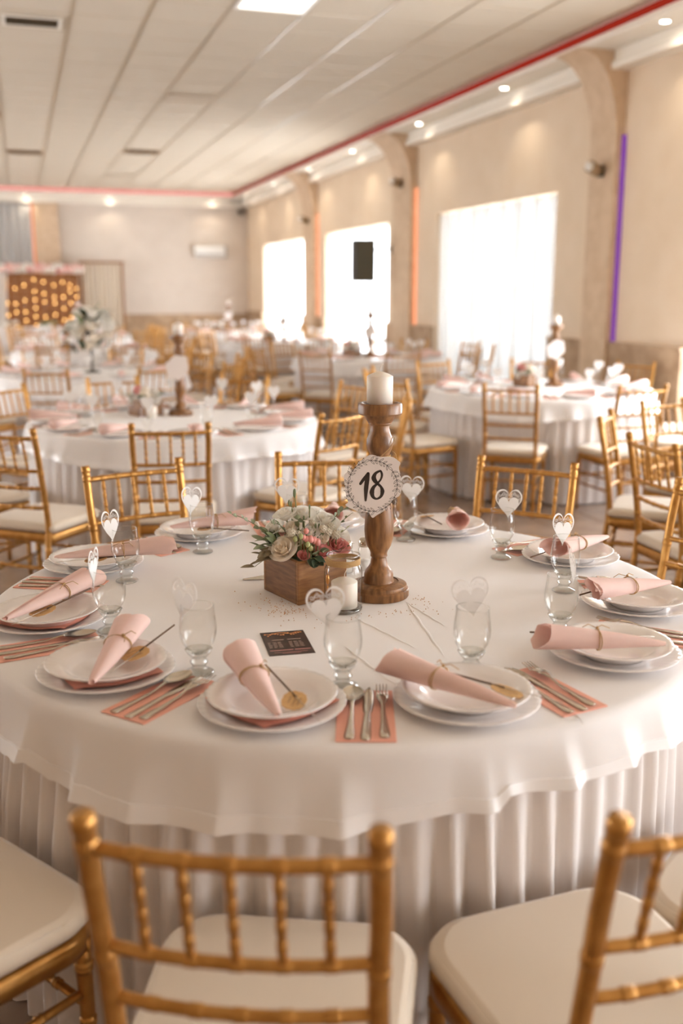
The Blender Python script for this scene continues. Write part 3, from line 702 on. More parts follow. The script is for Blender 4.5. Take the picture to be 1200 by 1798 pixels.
# heart card (local XZ plane, point at z = 0)
def heart_pts(sc, dz, n=48):
    o = []
    for i in range(n):
        a = 2 * pi * i / n; o.append((16 * sin(a) ** 3 * sc, (13 * cos(a) - 5 * cos(2 * a) - 2 * cos(3 * a) - cos(4 * a) + 17) * sc * 1.22 + dz))
    return o
def heart_meshes():
    S0 = .00238; out = heart_pts(S0, 0); hc = .044
    inn = [(x * .90, hc + (z - hc) * .90 - .0005) for x, z in out]
    mb = MB(); T = .0005
    mb.loft([[(x, -T, z) for x, z in out], [(x, T, z) for x, z in out], [(x, T, z) for x, z in inn], [(x, -T, z) for x, z in inn], [(x, -T, z) for x, z in out]])
    lace = mb
    for s in (-1, 1):                               # filigree curls in the lobes
        for q, (cx, cz, rr, ph) in enumerate(((.0075, .0650, .0054, .5), (.0165, .0695, .0056, 1.6), (.0255, .0660, .0052, 2.6), (.0302, .0560, .0046, 3.4), (.0035, .0560, .0040, 0), (.0300, .0460, .0038, 4.2))):
            pts = []
            for i in range(15):
                a = ph + i * .62; r = rr * (1 - i / 18); pts.append((s * (cx + r * cos(a)), 0, cz + r * sin(a)))
            lace.tube(pts, .00062, 4)
    body = [(x * .76, z * .715 + .0012) for x, z in out]
    bb = MB(); bb.loft([[(x, -T, z) for x, z in body], [(x, T, z) for x, z in body]])
    n = len(bb.v) // 2
    bb.f.append(tuple(reversed(range(n)))); bb.f.append(tuple(range(n, 2 * n)))
    return bb.mesh('heart_panel', 'paper', False), lace.mesh('lace_border', 'paper', False)
H_BODY, H_LACE = heart_meshes()
H_FAR = MB().add([(x, -.0006, z) for x, z in heart_pts(.00238, 0, 24)] + [(x, .0006, z) for x, z in heart_pts(.00238, 0, 24)], [tuple(reversed(range(24))), tuple(range(24, 48))] + [(i, (i + 1) % 24, 24 + (i + 1) % 24, 24 + i) for i in range(24)]).mesh('heart_card', 'paper', False)
# rolled napkin along +X: wide open end at x = 0, tip at x = 0.27
def roll_mesh(seed, L=.27):
    rn = random.Random(seed); mb = MB(); turns = 2.35; N = 46
    c1 = rn.uniform(0, 6.28)
    def fn(u, v):
        a = u * turns * 2 * pi + c1; shrink = 1 - .22 * u
        e = -.008 - .046 * abs(((u * turns * .93 + c1) % 1) * 2 - 1) + .004 * sin(a * 2.7)
        x = e * (1 - v) * 1.0 + (L - .02 * u) * v
        r = (.0285 * (1 - v) ** .8 + .0055) * shrink * (1 + .05 * sin(3 * a + 5 * v))
        return (x, r * cos(a) * 1.12, r * sin(a) * .80)
    mb.grid(lambda u, v: fn(u, v), N, 12)
    return mb
ROLLS = [roll_mesh(s).mesh('napkin', 'pink') for s in (1, 2, 3, 4)]
def ring_twine(x, r, seed):
    rn = random.Random(seed); pts = []
    for i in range(37):
        a = i * 2 * pi * 2 / 36 + 1.2; pts.append((x + .004 * (i / 36) + .0015 * sin(a * 1.5), r * 1.14 * cos(a), r * .84 * sin(a)))
    mb = MB(); mb.tube(pts, .0011, 5, True)
    mb.tube([(x, r * .5, r * .82), (x + .012, r * .8, r * 1.0), (x + .03, r * .9, r * .75)], .0009, 5); mb.tube([(x, r * .5, r * .82), (x - .014, r * 1.0, r * .95), (x - .024, r * 1.25, r * .55)], .0009, 5)
    mb.sphere((x + .002, r * .5, r * .86), .003, 8, 6)
    return mb.mesh('twine', 'twine')
TWINE = ring_twine(.085, .0245, 1)
ROLL_FAR = MB().tube([(0, 0, 0), (.1, 0, 0), (.27, 0, -.004)], [.03, .022, .006], 10).mesh('napkin_roll', 'pink')
flat_napkin = MB().cbox(-.052, .052, -.11, .11, 0, .0022, .0006).mesh('paper_napkin', 'coral', False)
def under_nap():
    def fn(u, v):
        x, y = (u - .5) * .174, (v - .5) * .174; r = hypot(x, y); return (x, y, .0082 + .011 * smooth(.07, .12, r))
    mb = MB(); mb.grid(fn, 12, 12); n = len(mb.v); mb.add([(x, y, z + .0012) for x, y, z in mb.v], list(mb.f)); return mb.mesh('paper_napkin', 'coral')
UNDER = under_nap()
# cutlery along +Y, handle end at y = -0.105
def cut(profile, zf, name, extra=None, th=.0016):
    rings = []
    for y, w_ in profile:
        z = zf(y); rings.append([(-w_, y, z), (-w_ * .6, y, z + th), (w_ * .6, y, z + th), (w_, y, z), (w_ * .6, y, z - th * .3), (-w_ * .6, y, z - th * .3)])
    mb = MB().loft(rings, True, True)
    if extra: extra(mb)
    return mb.mesh(name, 'steel')
hz = lambda y: .0015 + .010 * smooth(-.02, .045, y) - .006 * smooth(.05, .10, y)
def tines(mb):
    for k in range(4):
        x = -.0093 + k * .0062
        mb.loft([[(x * .8 - .0022, .052, hz(.052)), (x * .8 + .0022, .052, hz(.052)), (x * .8 + .0022, .052, hz(.052) + .0016), (x * .8 - .0022, .052, hz(.052) + .0016)],
                 [(x - .0018, .075, .0065), (x + .0018, .075, .0065), (x + .0018, .075, .0080), (x - .0018, .075, .0080)],
                 [(x - .0007, .106, .0115), (x + .0007, .106, .0115), (x + .0007, .106, .0125), (x - .0007, .106, .0125)]], True, True)
FORK = cut([(-.105, .004), (-.103, .0085), (-.09, .0095), (-.05, .0062), (0, .0036), (.022, .0036), (.034, .0085), (.046, .0118), (.056, .0115)], hz, 'fork', tines)
KNIFE = cut([(-.115, .004), (-.112, .0085), (-.095, .0092), (-.03, .0070), (-.005, .0058), (.005, .0085), (.03, .0098), (.08, .0098), (.10, .0075), (.112, .0015)], lambda y: .0015, 'knife')
def spoon_mesh():
    mb = MB(); rings = []
    for y, w_ in [(-.105, .004), (-.103, .0085), (-.09, .0095), (-.05, .0062), (0, .0036), (.03, .0036), (.038, .006)]:
        z = hz(y); rings.append([(-w_, y, z), (-w_ * .6, y, z + .0016), (w_ * .6, y, z + .0016), (w_, y, z), (w_ * .6, y, z - .0005), (-w_ * .6, y, z - .0005)])
    mb.loft(rings, True, True)
    def fn(u, v):
        y = .034 + .074 * u; w_ = .0215 * (sin(pi * min(1, u * .98 + .02)) ** .62); x = w_ * (2 * v - 1)
        dp = .0085 * sin(pi * u) ** .8 * (1 - (2 * v - 1) ** 2)
        return (x, y, .0118 - dp)
    mb.grid(fn, 14, 8); mb.grid(lambda u, v: (fn(u, v)[0], fn(u, v)[1], fn(u, v)[2] - .0009), 14, 8)
    return mb.mesh('spoon', 'steel')
SPOON = spoon_mesh()
# sparkler along +X: coated dark end at x = 0, wire, scalloped kraft tag
SP_ROD = MB().tube([(0, 0, 0), (.15, 0, 0)], .0019, 6).mesh('coated_rod', 'stick'); SP_WIRE = MB().tube([(.15, 0, 0), (.262, .001, .001)], .0007, 5).mesh('wire', 'wire')
def tag_mesh():
    N = 96; out = []
    for i in range(N):
        a = 2 * pi * i / N; r = 1 + .055 * abs(sin(a * 6)); ca, sa = cos(a), sin(a)
        out.append((.030 * r * math.copysign(abs(ca) ** .85, ca), .021 * r * math.copysign(abs(sa) ** .85, sa)))
    mb = MB(); mb.loft([[(x, y, -.0006) for x, y in out], [(x, y, .0006) for x, y in out]], True, True)
    return mb.mesh('tag', 'kraft', False)
TAG = tag_mesh()
def tag_script():
    mb = MB(); rn = random.Random(5)
    for k, (y, x0, x1) in enumerate(((.009, -.012, .014), (.001, -.020, .020), (-.008, -.010, .012))):
        pts = []; n = 26
        for i in range(n + 1):
            u = i / n; pts.append((x0 + (x1 - x0) * u, y + .0022 * sin(u * 28 + k) * (.5 + .5 * rn.random())))
        mb.ribbon(pts, .0008, .0008)
    return mb.mesh('script', 'ink', False)
TAG_INK = tag_script()

WHERE = {'A': 'front place below the black card', 'B': 'front-right place', 'C': 'near place on the right', 'D': 'place at the right edge', 'E': 'far-right place',
         'F': 'far place right of the candlestick', 'G': 'place hidden behind the flower box', 'H': 'far place left of the flowers', 'I': 'far-left place', 'J': 'place at the left edge', 'K': 'front-left place'}
def put_plates(x, y, z, rz, wh, grp):
    thing('charger_plate', 'large white under-plate at the ' + wh, 'plate', (x, y, z), rz, grp + 'large plates', plate_big)
    thing('soup_plate', 'deep white plate under the rolled napkin, ' + wh, 'plate', (x, y, z + .0065), rz, grp + 'deep plates', plate_deep)
def put_goblet(x, y, z, wh, grp):
    t = thing('goblet', 'clear footed glass at the ' + wh, 'glass', (x, y, z), 0, grp + 'glasses')
    ob('bowl', G_BOWL, t); ob('stem', G_FOOT, t); ob('rim', G_RIM, t); return t
def put_heart(x, y, z, face, tilt, wh, grp, rimdir):
    """heart card stuck on the glass rim in direction rimdir; face = angle the card's broad side looks at"""
    px_, py_ = x + .033 * cos(R(rimdir)), y + .033 * sin(R(rimdir))
    t = thing('heart_card', 'white lace-cut heart card on the glass at the ' + wh, 'place card', (px_, py_, z + .142 - .032), group=grp + 'heart cards', rot=(tilt[0], tilt[1], R(face + 90)))
    ob('heart_panel', H_BODY, t); ob('lace_border', H_LACE, t); return t
# name: (plate angle, plate r, glass angle, glass r, heart rim dir, heart facing, roll wide, roll tip, sparkler p0, p1)
SET = {
 'A': (-117.9, .718, -107.5, .603, 125, -105, (.362, 1.793), (.372, 1.518), (.405, 1.750), (.424, 1.600)),
 'B': (-89.0, .720, -82.4, .600, 60, -105, (.621, 1.667), (.773, 1.430), (.700, 1.640), (.815, 1.500)),
 'C': (-55.3, .716, -51.0, .575, 10, -20, (.963, 1.696), (1.204, 1.619), (.975, 1.765), (1.13, 1.715)),
 'D': (-25.6, .722, -15.0, .565, 75, -75, (1.238, 1.952), (1.479, 1.988), (1.211, 1.962), (1.36, 2.035)),
 'E': (8.8, .722, 19.7, .572, 35, -110, (1.345, 2.318), (1.590, 2.440), (1.263, 2.300), (1.386, 2.387)),
 'F': (45.7, .735, 53.0, .590, 45, -110, (1.225, 2.690), (1.330, 2.935), (1.190, 2.730), (1.200, 2.880)),
 'G': (77.0, .735, 86.0, .590, 180, -105, (.880, 2.870), (.970, 3.130), (.80, 2.9), (.87, 3.03)),
 'H': (108.8, .748, 117.0, .579, 165, -60, (.650, 2.950), (.392, 2.946), (.610, 2.825), (.500, 2.930)),
 'I': (142.3, .730, 151.0, .577, 195, -40, (.350, 2.668), (.047, 2.691), (.312, 2.655), (.160, 2.668)),
 'J': (180.0, .712, -169.5, .589, 190, -20, (.132, 2.417), (-.075, 2.186), (.121, 2.365), (.021, 2.262)),
 'K': (-148.4, .716, -135.9, .603, 165, -150, (.187, 2.034), (.081, 1.757), (.273, 2.036), (.168, 1.890)),
}
rn = random.Random(7); Z0 = TZ + .0005
for key, (pa, pr_, ga, gr, hd_, hf, w0, tp, s0, s1) in SET.items():
    wh = WHERE[key]; G = 'table eighteen '
    x, y = TC[0] + pr_ * cos(R(pa)), TC[1] + pr_ * sin(R(pa))
    put_plates(x, y, Z0, R(pa), wh, G)
    if key in 'AKJ':
        thing('paper_napkin', 'coral paper napkin between the plates at the ' + wh, 'napkin', (x, y, Z0 + .0005), R({'A': 25, 'K': 12, 'J': 60}.get(key, 40)), G + 'napkins between plates', UNDER)
    gx, gy = TC[0] + gr * cos(R(ga)), TC[1] + gr * sin(R(ga))
    put_goblet(gx, gy, Z0, wh, G); put_heart(gx, gy, Z0, hf, (R(rn.uniform(-8, 8)), R(rn.uniform(-10, 10)), 0), wh, G, hd_)
    # cutlery on a folded paper napkin
    na = pa + 13.5; nx, ny = TC[0] + .735 * cos(R(na)), TC[1] + .735 * sin(R(na)); rz = R(na + 180 - 4 - 90)
    thing('paper_napkin', 'folded coral paper napkin under the cutlery at the ' + wh, 'napkin', (nx, ny, Z0), rz, G + 'napkins under cutlery', flat_napkin)
    ca, sa = cos(rz), sin(rz)
    for nm, me, ox, oy, dr in (('spoon', SPOON, -.025, .0, rn.uniform(-.09, .0)), ('knife', KNIFE, .004, .006, rn.uniform(-.05, .05)), ('fork', FORK, .032, .006, rn.uniform(-.06, .06))):
        thing(nm, 'steel %s on the coral napkin at the %s' % (nm, wh), 'cutlery', (nx + ox * ca - oy * sa, ny + ox * sa + oy * ca, Z0 + .0024), rz + dr, G + nm + 's', me)
    # rolled napkin
    a = Vector((*w0, .8165)); b = Vector((*tp, .7995)); d = b - a; a = a + d * .11; d = b - a
    t = thing('rolled_napkin', 'pale pink napkin rolled and tied with twine at the ' + wh, 'napkin', a, group=G + 'rolled napkins', rot=(0, atan2(-d.z, hypot(d.x, d.y)), atan2(d.y, d.x)))
    sc = d.length / .27
    ob('paper', ROLLS[ord(key) % 4], t, sc=(sc, 1, 1)); ob('twine', TWINE, t, label='brown twine knot')
    p0, p1 = Vector((*s0, .8)), Vector((*s1, .793)); d = p1 - p0
    t = thing('sparkler', 'sparkler stick with a scalloped kraft tag at the ' + wh, 'sparkler', p0, group=G + 'sparklers', rot=(0, atan2(-d.z, hypot(d.x, d.y)), atan2(d.y, d.x)))
    ob('coated_rod', SP_ROD, t); ob('wire', SP_WIRE, t)
    tg = ob('tag', TAG, t, (.158, -.006, -.0025), (R(rn.uniform(-12, 4)), R(5), R(rn.uniform(-20, 20) - 20)), label='brown kraft tag with dark script'); ob('script', TAG_INK, tg)

# ------------------------------------------------------------------ candlestick with candle and number card
def candlestick(loc, lab, simple=False):
    t = thing('candlestick', lab, 'candlestick', loc); sg = 20 if simple else 48
    base = [(.0005, 0), (.074, 0), (.076, .003), (.076, .019), (.073, .022), (.0715, .0225), (.0715, .026), (.070, .031), (.064, .034), (.054, .036), (.050, .038)]
    stem = [(.050, .036), (.0385, .037), (.0365, .045), (.0365, .057), (.034, .066), (.026, .077), (.0215, .085), (.0195, .097), (.0185, .102), (.0215, .106), (.0205, .112), (.0225, .119), (.030, .133), (.0350, .152), (.0365, .175), (.0352, .205), (.0310, .245), (.0265, .285), (.0225, .32), (.0205, .34), (.0245, .345), (.0245, .353), (.0235, .357), (.0245, .362), (.0245, .371), (.0290, .380), (.0325, .393), (.0320, .406), (.0255, .422), (.0225, .434), (.0230, .441), (.0285, .446), (.0285, .450)]
    cup = [(.0285, .448), (.034, .456), (.0375, .464), (.0385, .468), (.0505, .4685), (.0535, .472), (.0535, .493), (.0515, .497), (.0445, .497), (.0425, .494), (.0425, .4905), (.0005, .490)]
    for nm, pf in (('base', base), ('stem', stem), ('cup', cup)): ob(nm, sharp(MB().lathe([(r, z * (1 if z < .05 else .972)) for r, z in pf], sg).mesh(nm, 'wood'), 40), t)
    return t
CAN = (.815, 2.255); Zc = TZ + .0005
candlestick((*CAN, Zc), 'tall turned brown wooden candlestick on the foreground table')
def pillar_candle(x, y, z, r, h, lab, grp=None):
    t = thing('pillar_candle', lab, 'candle', (x, y, z), 0, grp)
    ob('wax', MB().lathe([(.0005, 0), (r, 0), (r, h - .001), (r - .001, h), (r * .6, h + .006), (r * .15, h + .0105), (.0005, h + .011)], 32).mesh('wax', 'wax'), t)
    ob('wick', MB().tube([(0, 0, h + .009), (.001, 0, h + .018), (.005, 0, h + .026), (.009, .001, h + .029)], .0009, 5).mesh('wick', 'wax'), t); return t
pillar_candle(CAN[0] - .001, CAN[1], Zc + .4773, .0315, .070, 'white pillar candle standing on the tall candlestick')

# die-cut number card: local XY plane (x right, y up), facing +Z, then stood up
def smooth_closed(pts, n=8):
    out = []; L = len(pts)
    for i in range(L):
        p0, p1, p2, p3 = pts[i - 1], pts[i], pts[(i + 1) % L], pts[(i + 2) % L]
        for k in range(n):
            u = k / n
            out.append(tuple(.5 * ((2 * p1[q]) + (-p0[q] + p2[q]) * u + (2 * p0[q] - 5 * p1[q] + 4 * p2[q] - p3[q]) * u * u + (-p0[q] + 3 * p1[q] - 3 * p2[q] + p3[q]) * u ** 3) for q in (0, 1)))
    return out
KP = .143 / 1000 * 1.36                              # zoom pixels of the card to metres
def cp(x, y): return ((x - 545) * KP, (560 - y) * KP)
edge = [cp(*p) for p in [(520, 165), (640, 190), (780, 190), (860, 240), (885, 270), (868, 330), (895, 450), (905, 560), (885, 670), (820, 720), (760, 790), (700, 870), (600, 935), (545, 968), (500, 905), (420, 890), (320, 870), (210, 810), (240, 770), (215, 680), (200, 560), (190, 440), (230, 385), (330, 330), (370, 260), (440, 215)]]
NC = Vector((CAN[0] + .002, CAN[1] - .0, Zc))
def card_pose():
    yaw = atan2(-CAN[1], -CAN[0])                    # towards the viewer's side of the table
    return yaw
yaw = R(-110)
cdir = Vector((cos(yaw), sin(yaw), 0))
card = thing('number_card', 'white die-cut card with a leaf wreath and the number 18', 'table number', Vector((CAN[0], CAN[1], 0)) + cdir * .041 + Vector((-.016, .004, Zc + .287)), rot=(R(90 + 3), R(0), yaw + pi / 2))
eo = smooth_closed(edge, 5)
cb_ = MB(); cb_.loft([[(x, y, -.0005) for x, y in eo], [(x, y, .0005) for x, y in eo]], True, True)
ob('paper', cb_.mesh('paper', 'card_paper', False), card)
def stroke(mb, pts, wid, n=10):
    wid = [q * 1.3 for q in wid]
    P = []; Wd = []; L = len(pts)
    for i in range(L - 1):
        p0, p1, p2, p3 = pts[max(i - 1, 0)], pts[i], pts[i + 1], pts[min(i + 2, L - 1)]
        for k in range(n):
            u = k / n; P.append(tuple(.5 * ((2 * p1[q]) + (-p0[q] + p2[q]) * u + (2 * p0[q] - 5 * p1[q] + 4 * p2[q] - p3[q]) * u * u + (-p0[q] + 3 * p1[q] - 3 * p2[q] + p3[q]) * u ** 3) for q in (0, 1)))
            Wd.append(wid[i] + (wid[i + 1] - wid[i]) * u)
    P.append(pts[-1]); Wd.append(wid[-1]); mb.ribbon(P, Wd, .0008)
    for e, w_ in ((P[0], Wd[0]), (P[-1], Wd[-1])):
        b = len(mb.v); mb.v += [(e[0] + w_ / 2 * cos(2 * pi * j / 10), e[1] + w_ / 2 * sin(2 * pi * j / 10), .00082) for j in range(10)]; mb.f.append(tuple(range(b, b + 10)))
d1 = MB(); k = KP
stroke(d1, [cp(*p) for p in [(395, 532), (430, 480), (470, 430), (490, 400)]], [26 * k, 30 * k, 32 * k, 28 * k]); stroke(d1, [cp(*p) for p in [(490, 402), (478, 480), (465, 600), (460, 745)]], [30 * k, 44 * k, 42 * k, 20 * k])
ob('digit_one', d1.mesh('digit_one', 'ink', False), card)
d8 = MB()
stroke(d8, [cp(*p) for p in [(625, 370), (580, 400), (560, 455), (580, 500), (610, 530), (650, 570), (668, 625), (650, 690), (600, 722), (555, 700), (538, 640), (555, 580), (600, 530), (645, 475), (660, 415), (645, 370), (625, 370)]],
       [20 * k, 28 * k, 46 * k, 40 * k, 26 * k, 24 * k, 40 * k, 26 * k, 18 * k, 30 * k, 46 * k, 34 * k, 20 * k, 18 * k, 22 * k, 20 * k, 20 * k])
ob('digit_eight', d8.mesh('digit_eight', 'ink', False), card)
wr = MB()
for sidx in range(6):                                 # six leafy sprigs round the ring
    a0 = R(60 * sidx + 100); cx, cy_ = cp(545, 560); rad = 300 * k
    tw = 4.4 * k
    arc = [(cx + rad * cos(a0 - u * R(50)) * (1 + .03 * sin(u * 3)), cy_ + rad * sin(a0 - u * R(50)) * (1.08)) for u in [i / 10 for i in range(11)]]
    wr.ribbon(arc, tw * 1.3, .0007)
    def leafline(px_, py_, ang, ln, wd):
        lp = [(px_ + cos(ang) * ln * u - sin(ang) * wd * sin(pi * u) * sgn, py_ + sin(ang) * ln * u + cos(ang) * wd * sin(pi * u) * sgn) for sgn, us in ((1, [i / 6 for i in range(7)]), (-1, [1 - i / 6 for i in range(7)])) for u in us]
        wr.ribbon(lp, tw, .0007)
    for q in range(1, 10, 2):
        px_, py_ = arc[q]; tx, ty = arc[q + 1][0] - arc[q - 1][0], arc[q + 1][1] - arc[q - 1][1]; ta = atan2(ty, tx)
        for sgn in (1, -1): leafline(px_, py_, ta + sgn * R(48), (66 if q % 4 == 1 else 52) * k, 9 * k)
    leafline(*arc[10], atan2(arc[10][1] - arc[9][1], arc[10][0] - arc[9][0]), 70 * k, 12 * k)
    px_, py_ = arc[4]; ra = atan2(py_ - cy_, px_ - cx)
    wr.ribbon([(px_, py_), (px_ + cos(ra + .4) * 50 * k, py_ + sin(ra + .4) * 50 * k)], tw, .0007)
    for e in (.1, .5):
        bx_, by_ = px_ + cos(ra + .4 + e - .3) * 60 * k, py_ + sin(ra + .4 + e - .3) * 60 * k
        b = len(wr.v); wr.v += [(bx_ + 6 * k * cos(2 * pi * j / 8), by_ + 6 * k * sin(2 * pi * j / 8), .0007) for j in range(8)]; wr.f.append(tuple(range(b, b + 8)))
ob('leaf_wreath', wr.mesh('leaf_wreath', 'ink', False), card)
tw = MB(); z = Zc + .348
for q in range(3):
    tw.tube([(CAN[0] + .0265 * cos(2 * pi * i / 24), CAN[1] + .0265 * sin(2 * pi * i / 24), z + .0025 * q + .003 * i / 24) for i in range(25)], .0010, 5)
def cw(u, v, dpt=.03):                                # point beside the neck: u to the viewer's right, v up, dpt towards viewer
    rgt = Vector((cos(yaw + pi / 2), sin(yaw + pi / 2), 0)); return Vector((CAN[0], CAN[1], z)) + rgt * u + cdir * dpt + Vector((0, 0, v))
tw.tube([cw(-.01, 0), cw(.006, .012, .034), cw(.024, .03, .034), cw(.034, .045, .03), cw(.036, .055, .028), cw(.030, .056, .028), cw(.024, .04, .033)], .0009, 5)
tw.tube([cw(.028, .025, .03), cw(.038, .016, .03), cw(.042, 0, .03), cw(.042, -.015, .03)], .0009, 5)
tw.tube([cw(-.008, 0, .034), cw(-.03, .003, .034), cw(-.042, -.006, .034), cw(-.044, -.018, .032)], .0006, 5)
thing('twine_tie', 'thin twine tied around the neck of the tall candlestick', 'twine', me=tw.mesh('twine_tie', 'twine'))

# ------------------------------------------------------------------ flower box
BXA = R(17); BX = Vector((.600, 2.231, Zc)); ex = Vector((cos(BXA), sin(BXA), 0)); ey = Vector((-sin(BXA), cos(BXA), 0)); BL, BW, BH = .143, .165, .108
t = thing('flower_box', 'square brown wooden box holding the flowers', 'planter', BX, BXA)
wt = .010
ob('front_board', MB().cbox(0, BL, 0, wt, 0, BH, .0012).mesh('front_board', 'wood_box', False), t); ob('back_board', MB().cbox(0, BL, BW - wt, BW, 0, BH, .0012).mesh('back_board', 'wood_box', False), t)
ob('side_board', MB().cbox(0, wt, wt, BW - wt, 0, BH, .0012).mesh('side_board', 'wood_edge', False), t); ob('side_board', MB().cbox(BL - wt, BL, wt, BW - wt, 0, BH, .0012).mesh('side_board', 'wood_box', False), t)
ob('bottom_board', MB().box(wt, BL - wt, wt, BW - wt, .001, .01).mesh('bottom_board', 'wood_edge', False), t)
ob('soil', MB().box(wt, BL - wt, wt, BW - wt, .05, .075).mesh('soil', 'leaf_dark', False), t, label='dark green floral foam')
bc = BX + ex * BL / 2 + ey * BW / 2 + Vector((0, 0, BH))
CAMV = Vector((0, 0, 1.497))
def wrap_petal(m_, r, h, span, curl, lean):
    def fn(u, v):
        f = (u - .5) * 2; a = f * R(span) * (.45 + .55 * v ** .5); rr = r * (.30 + .70 * v ** .55) + curl * v ** 3 * (1 - .3 * f * f) + lean * v
        z = h * v * (1 - .10 * f * f * v) - curl * .55 * v ** 5 * (1 - .4 * f * f)
        return (rr * sin(a), rr * cos(a), z)
    return MB().grid(fn, 8, 7).mesh('petal', m_)
PETALS = {}
def rose(loc, R_, m_, nrm, lab, n=17, openness=1.0, closed=False):
    key = (m_, R_, openness)
    if key not in PETALS:
        o = openness
        PETALS[key] = [(3, wrap_petal(m_, R_ * .20, R_ * .98, 75, 0, 0)), (4, wrap_petal(m_, R_ * .38, R_ * 1.0, 62, R_ * .06 * o, 0)), (5, wrap_petal(m_, R_ * .58, R_ * .95, 52, R_ * .16 * o, R_ * .04)), (6, wrap_petal(m_, R_ * .74, R_ * .82, 46, R_ * .30 * o, R_ * .08 * o))]
    q = Vector((0, 0, 1)).rotation_difference(Vector(nrm).normalized())
    t = thing('rose', lab, 'flower', Vector(loc) - Vector(nrm).normalized() * R_ * .55, group='flowers in the wooden box', rot=q.to_euler())
    for li, (cnt, me) in enumerate(PETALS[key][:3 if n <= 12 else 4]):
        for i in range(cnt):
            p = ob('petal', me, t); p.matrix_local = Matrix.Rotation(2 * pi * (i + li * .4) / cnt + li, 4, 'Z') @ Matrix.Translation((0, 0, -R_ * .04 * li + rn.uniform(-.03, .03) * R_)) @ Matrix.Rotation(rn.uniform(-.08, .08), 4, 'X')
    ob('calyx', MB().sphere((0, 0, R_ * .12), R_ * .34, 10, 6).mesh('calyx', m_), t)
    ob('stem', MB().tube([(0, 0, 0), (0, 0, -.03)], .002, 6).mesh('stem', 'stem'), t)
    return t
def leaf_mesh(ln, wd, bend, m_, name='leaf', fold=.25):
    def fn(u, v):
        x = (u - .5) * 2; w_ = wd * (sin(pi * (v ** .85)) ** .8) + .0004
        return (x * w_, v * ln, -bend * v * v * ln + fold * abs(x) * w_)
    return MB().grid(fn, 4, 7).mesh(name, m_)
def camr(u, v, dpt):
    """offset from the box centre: u viewer's right, v up, dpt towards the viewer"""
    vx = Vector((cos(R(-17.65)), sin(R(-17.65)), 0)); vy = Vector((sin(R(17.65)), cos(R(17.65)), 0)); return vx * u - vy * dpt + Vector((0, 0, v))
def bp(px_, py_, dep):
    """a spot in the bouquet: px_, py_ = metres right / up of the box centre top, dep = towards the viewer"""
    return bc + camr(px_, py_, dep)
S_ = .00139
def bpx(x, y, dep): return bp((x - 535) * S_, (975 - y) * S_ * 1.0 + dep * .30, dep)
rose(bpx(498, 972, .075), .034, 'rose_cream', camr(-.35, .75, .75), 'large open cream rose at the front of the flower box', 22)
rose(bpx(535, 985, .075), .020, 'rose_pink', camr(.05, .8, .7), 'small dark-centred pink bloom at the front of the flower box', 12)
rose(bpx(500, 905, .02), .028, 'rose_white', camr(-.3, 1, .2), 'white bloom at the upper left of the bouquet', 14)
rose(bpx(533, 905, .015), .030, 'rose_white', camr(0, 1, .4), 'white rose standing tall in the middle of the bouquet', 16)
rose(bpx(575, 918, .0), .034, 'rose_white', camr(.3, 1, .4), 'broad white bloom at the upper right of the bouquet', 18)
rose(bpx(515, 932, .03), .024, 'rose_cream', camr(-.2, .9, .6), 'cream bud half hidden by round leaves', 12)
rose(bpx(571, 955, .05), .019, 'rose_cream', camr(.1, .9, .8), 'small pale rosebud above the pink berries', 12, .6)
rose(bpx(596, 965, .025), .030, 'rose_pink', camr(.3, .9, .5), 'dusty pink rose at the right behind the jar', 16)
rose(bpx(585, 935, -.04), .028, 'rose_white', camr(.4, 1, -.1), 'white bloom at the back of the bouquet', 14)
rose(bpx(520, 925, -.05), .028, 'rose_cream', camr(-.2, 1, -.3), 'cream bloom at the back of the bouquet', 14)
for i, (x, y, dp, r_, mm, l) in enumerate([(480, 930, .02, .026, 'rose_white', 'white bloom low at the left side of the bouquet'), (548, 940, .045, .022, 'rose_white', 'white bloom behind the coral berries'), (600, 940, -.01, .026, 'rose_white', 'white bloom at the right rim of the bouquet'), (520, 955, .05, .022, 'rose_cream', 'cream bloom tucked behind the large rose'), (555, 905, -.03, .028, 'rose_white', 'white bloom at the crown of the bouquet'), (570, 975, .055, .024, 'rose_pink', 'pink bloom low beside the jar')]):
    rose(bpx(x, y, dp), r_, mm, camr((x - 535) * .01, 1, .5), l, 14)
def ball(loc, r, m_, nm, lab, k=0):
    t = thing(nm, lab, 'flower', loc, group='flowers in the wooden box')
    if nm == 'brunia_ball':
        mb = MB(); mb.sphere((0, 0, 0), r * .86, 12, 8)
        for i in range(46):
            zz = 1 - 2 * (i + .5) / 46; rr = math.sqrt(1 - zz * zz); a = i * 2.399; mb.sphere((rr * cos(a) * r * .86, rr * sin(a) * r * .86, zz * r * .86), r * .17, 6, 4)
        ob('head', mb.mesh('head', m_), t)
    else: ob('head', MB().sphere((0, 0, 0), r, 12, 8, (1, 1, 1.25)).mesh('head', m_), t)
    ob('stem', MB().tube([(0, 0, -r * .8), (0, 0, -.035)], .0016, 5).mesh('stem', 'stem'), t)
for i, (x, y, dp, r) in enumerate([(514, 943, .06, .013), (526, 945, .055, .010), (569, 935, .045, .011), (578, 941, .04, .011), (592, 945, .035, .013), (550, 924, .03, .009), (583, 930, .02, .011)]):
    ball(bpx(x, y, dp), r, 'brunia', 'brunia_ball', ['greyish textured flower ball above the large cream rose', 'pale textured ball beside the first one', 'textured ball left of the right-hand cluster', 'textured ball in the middle of the right-hand cluster', 'largest textured ball above the dusty pink rose', 'small textured ball high in the bouquet', 'textured ball behind the right-hand cluster'][i])
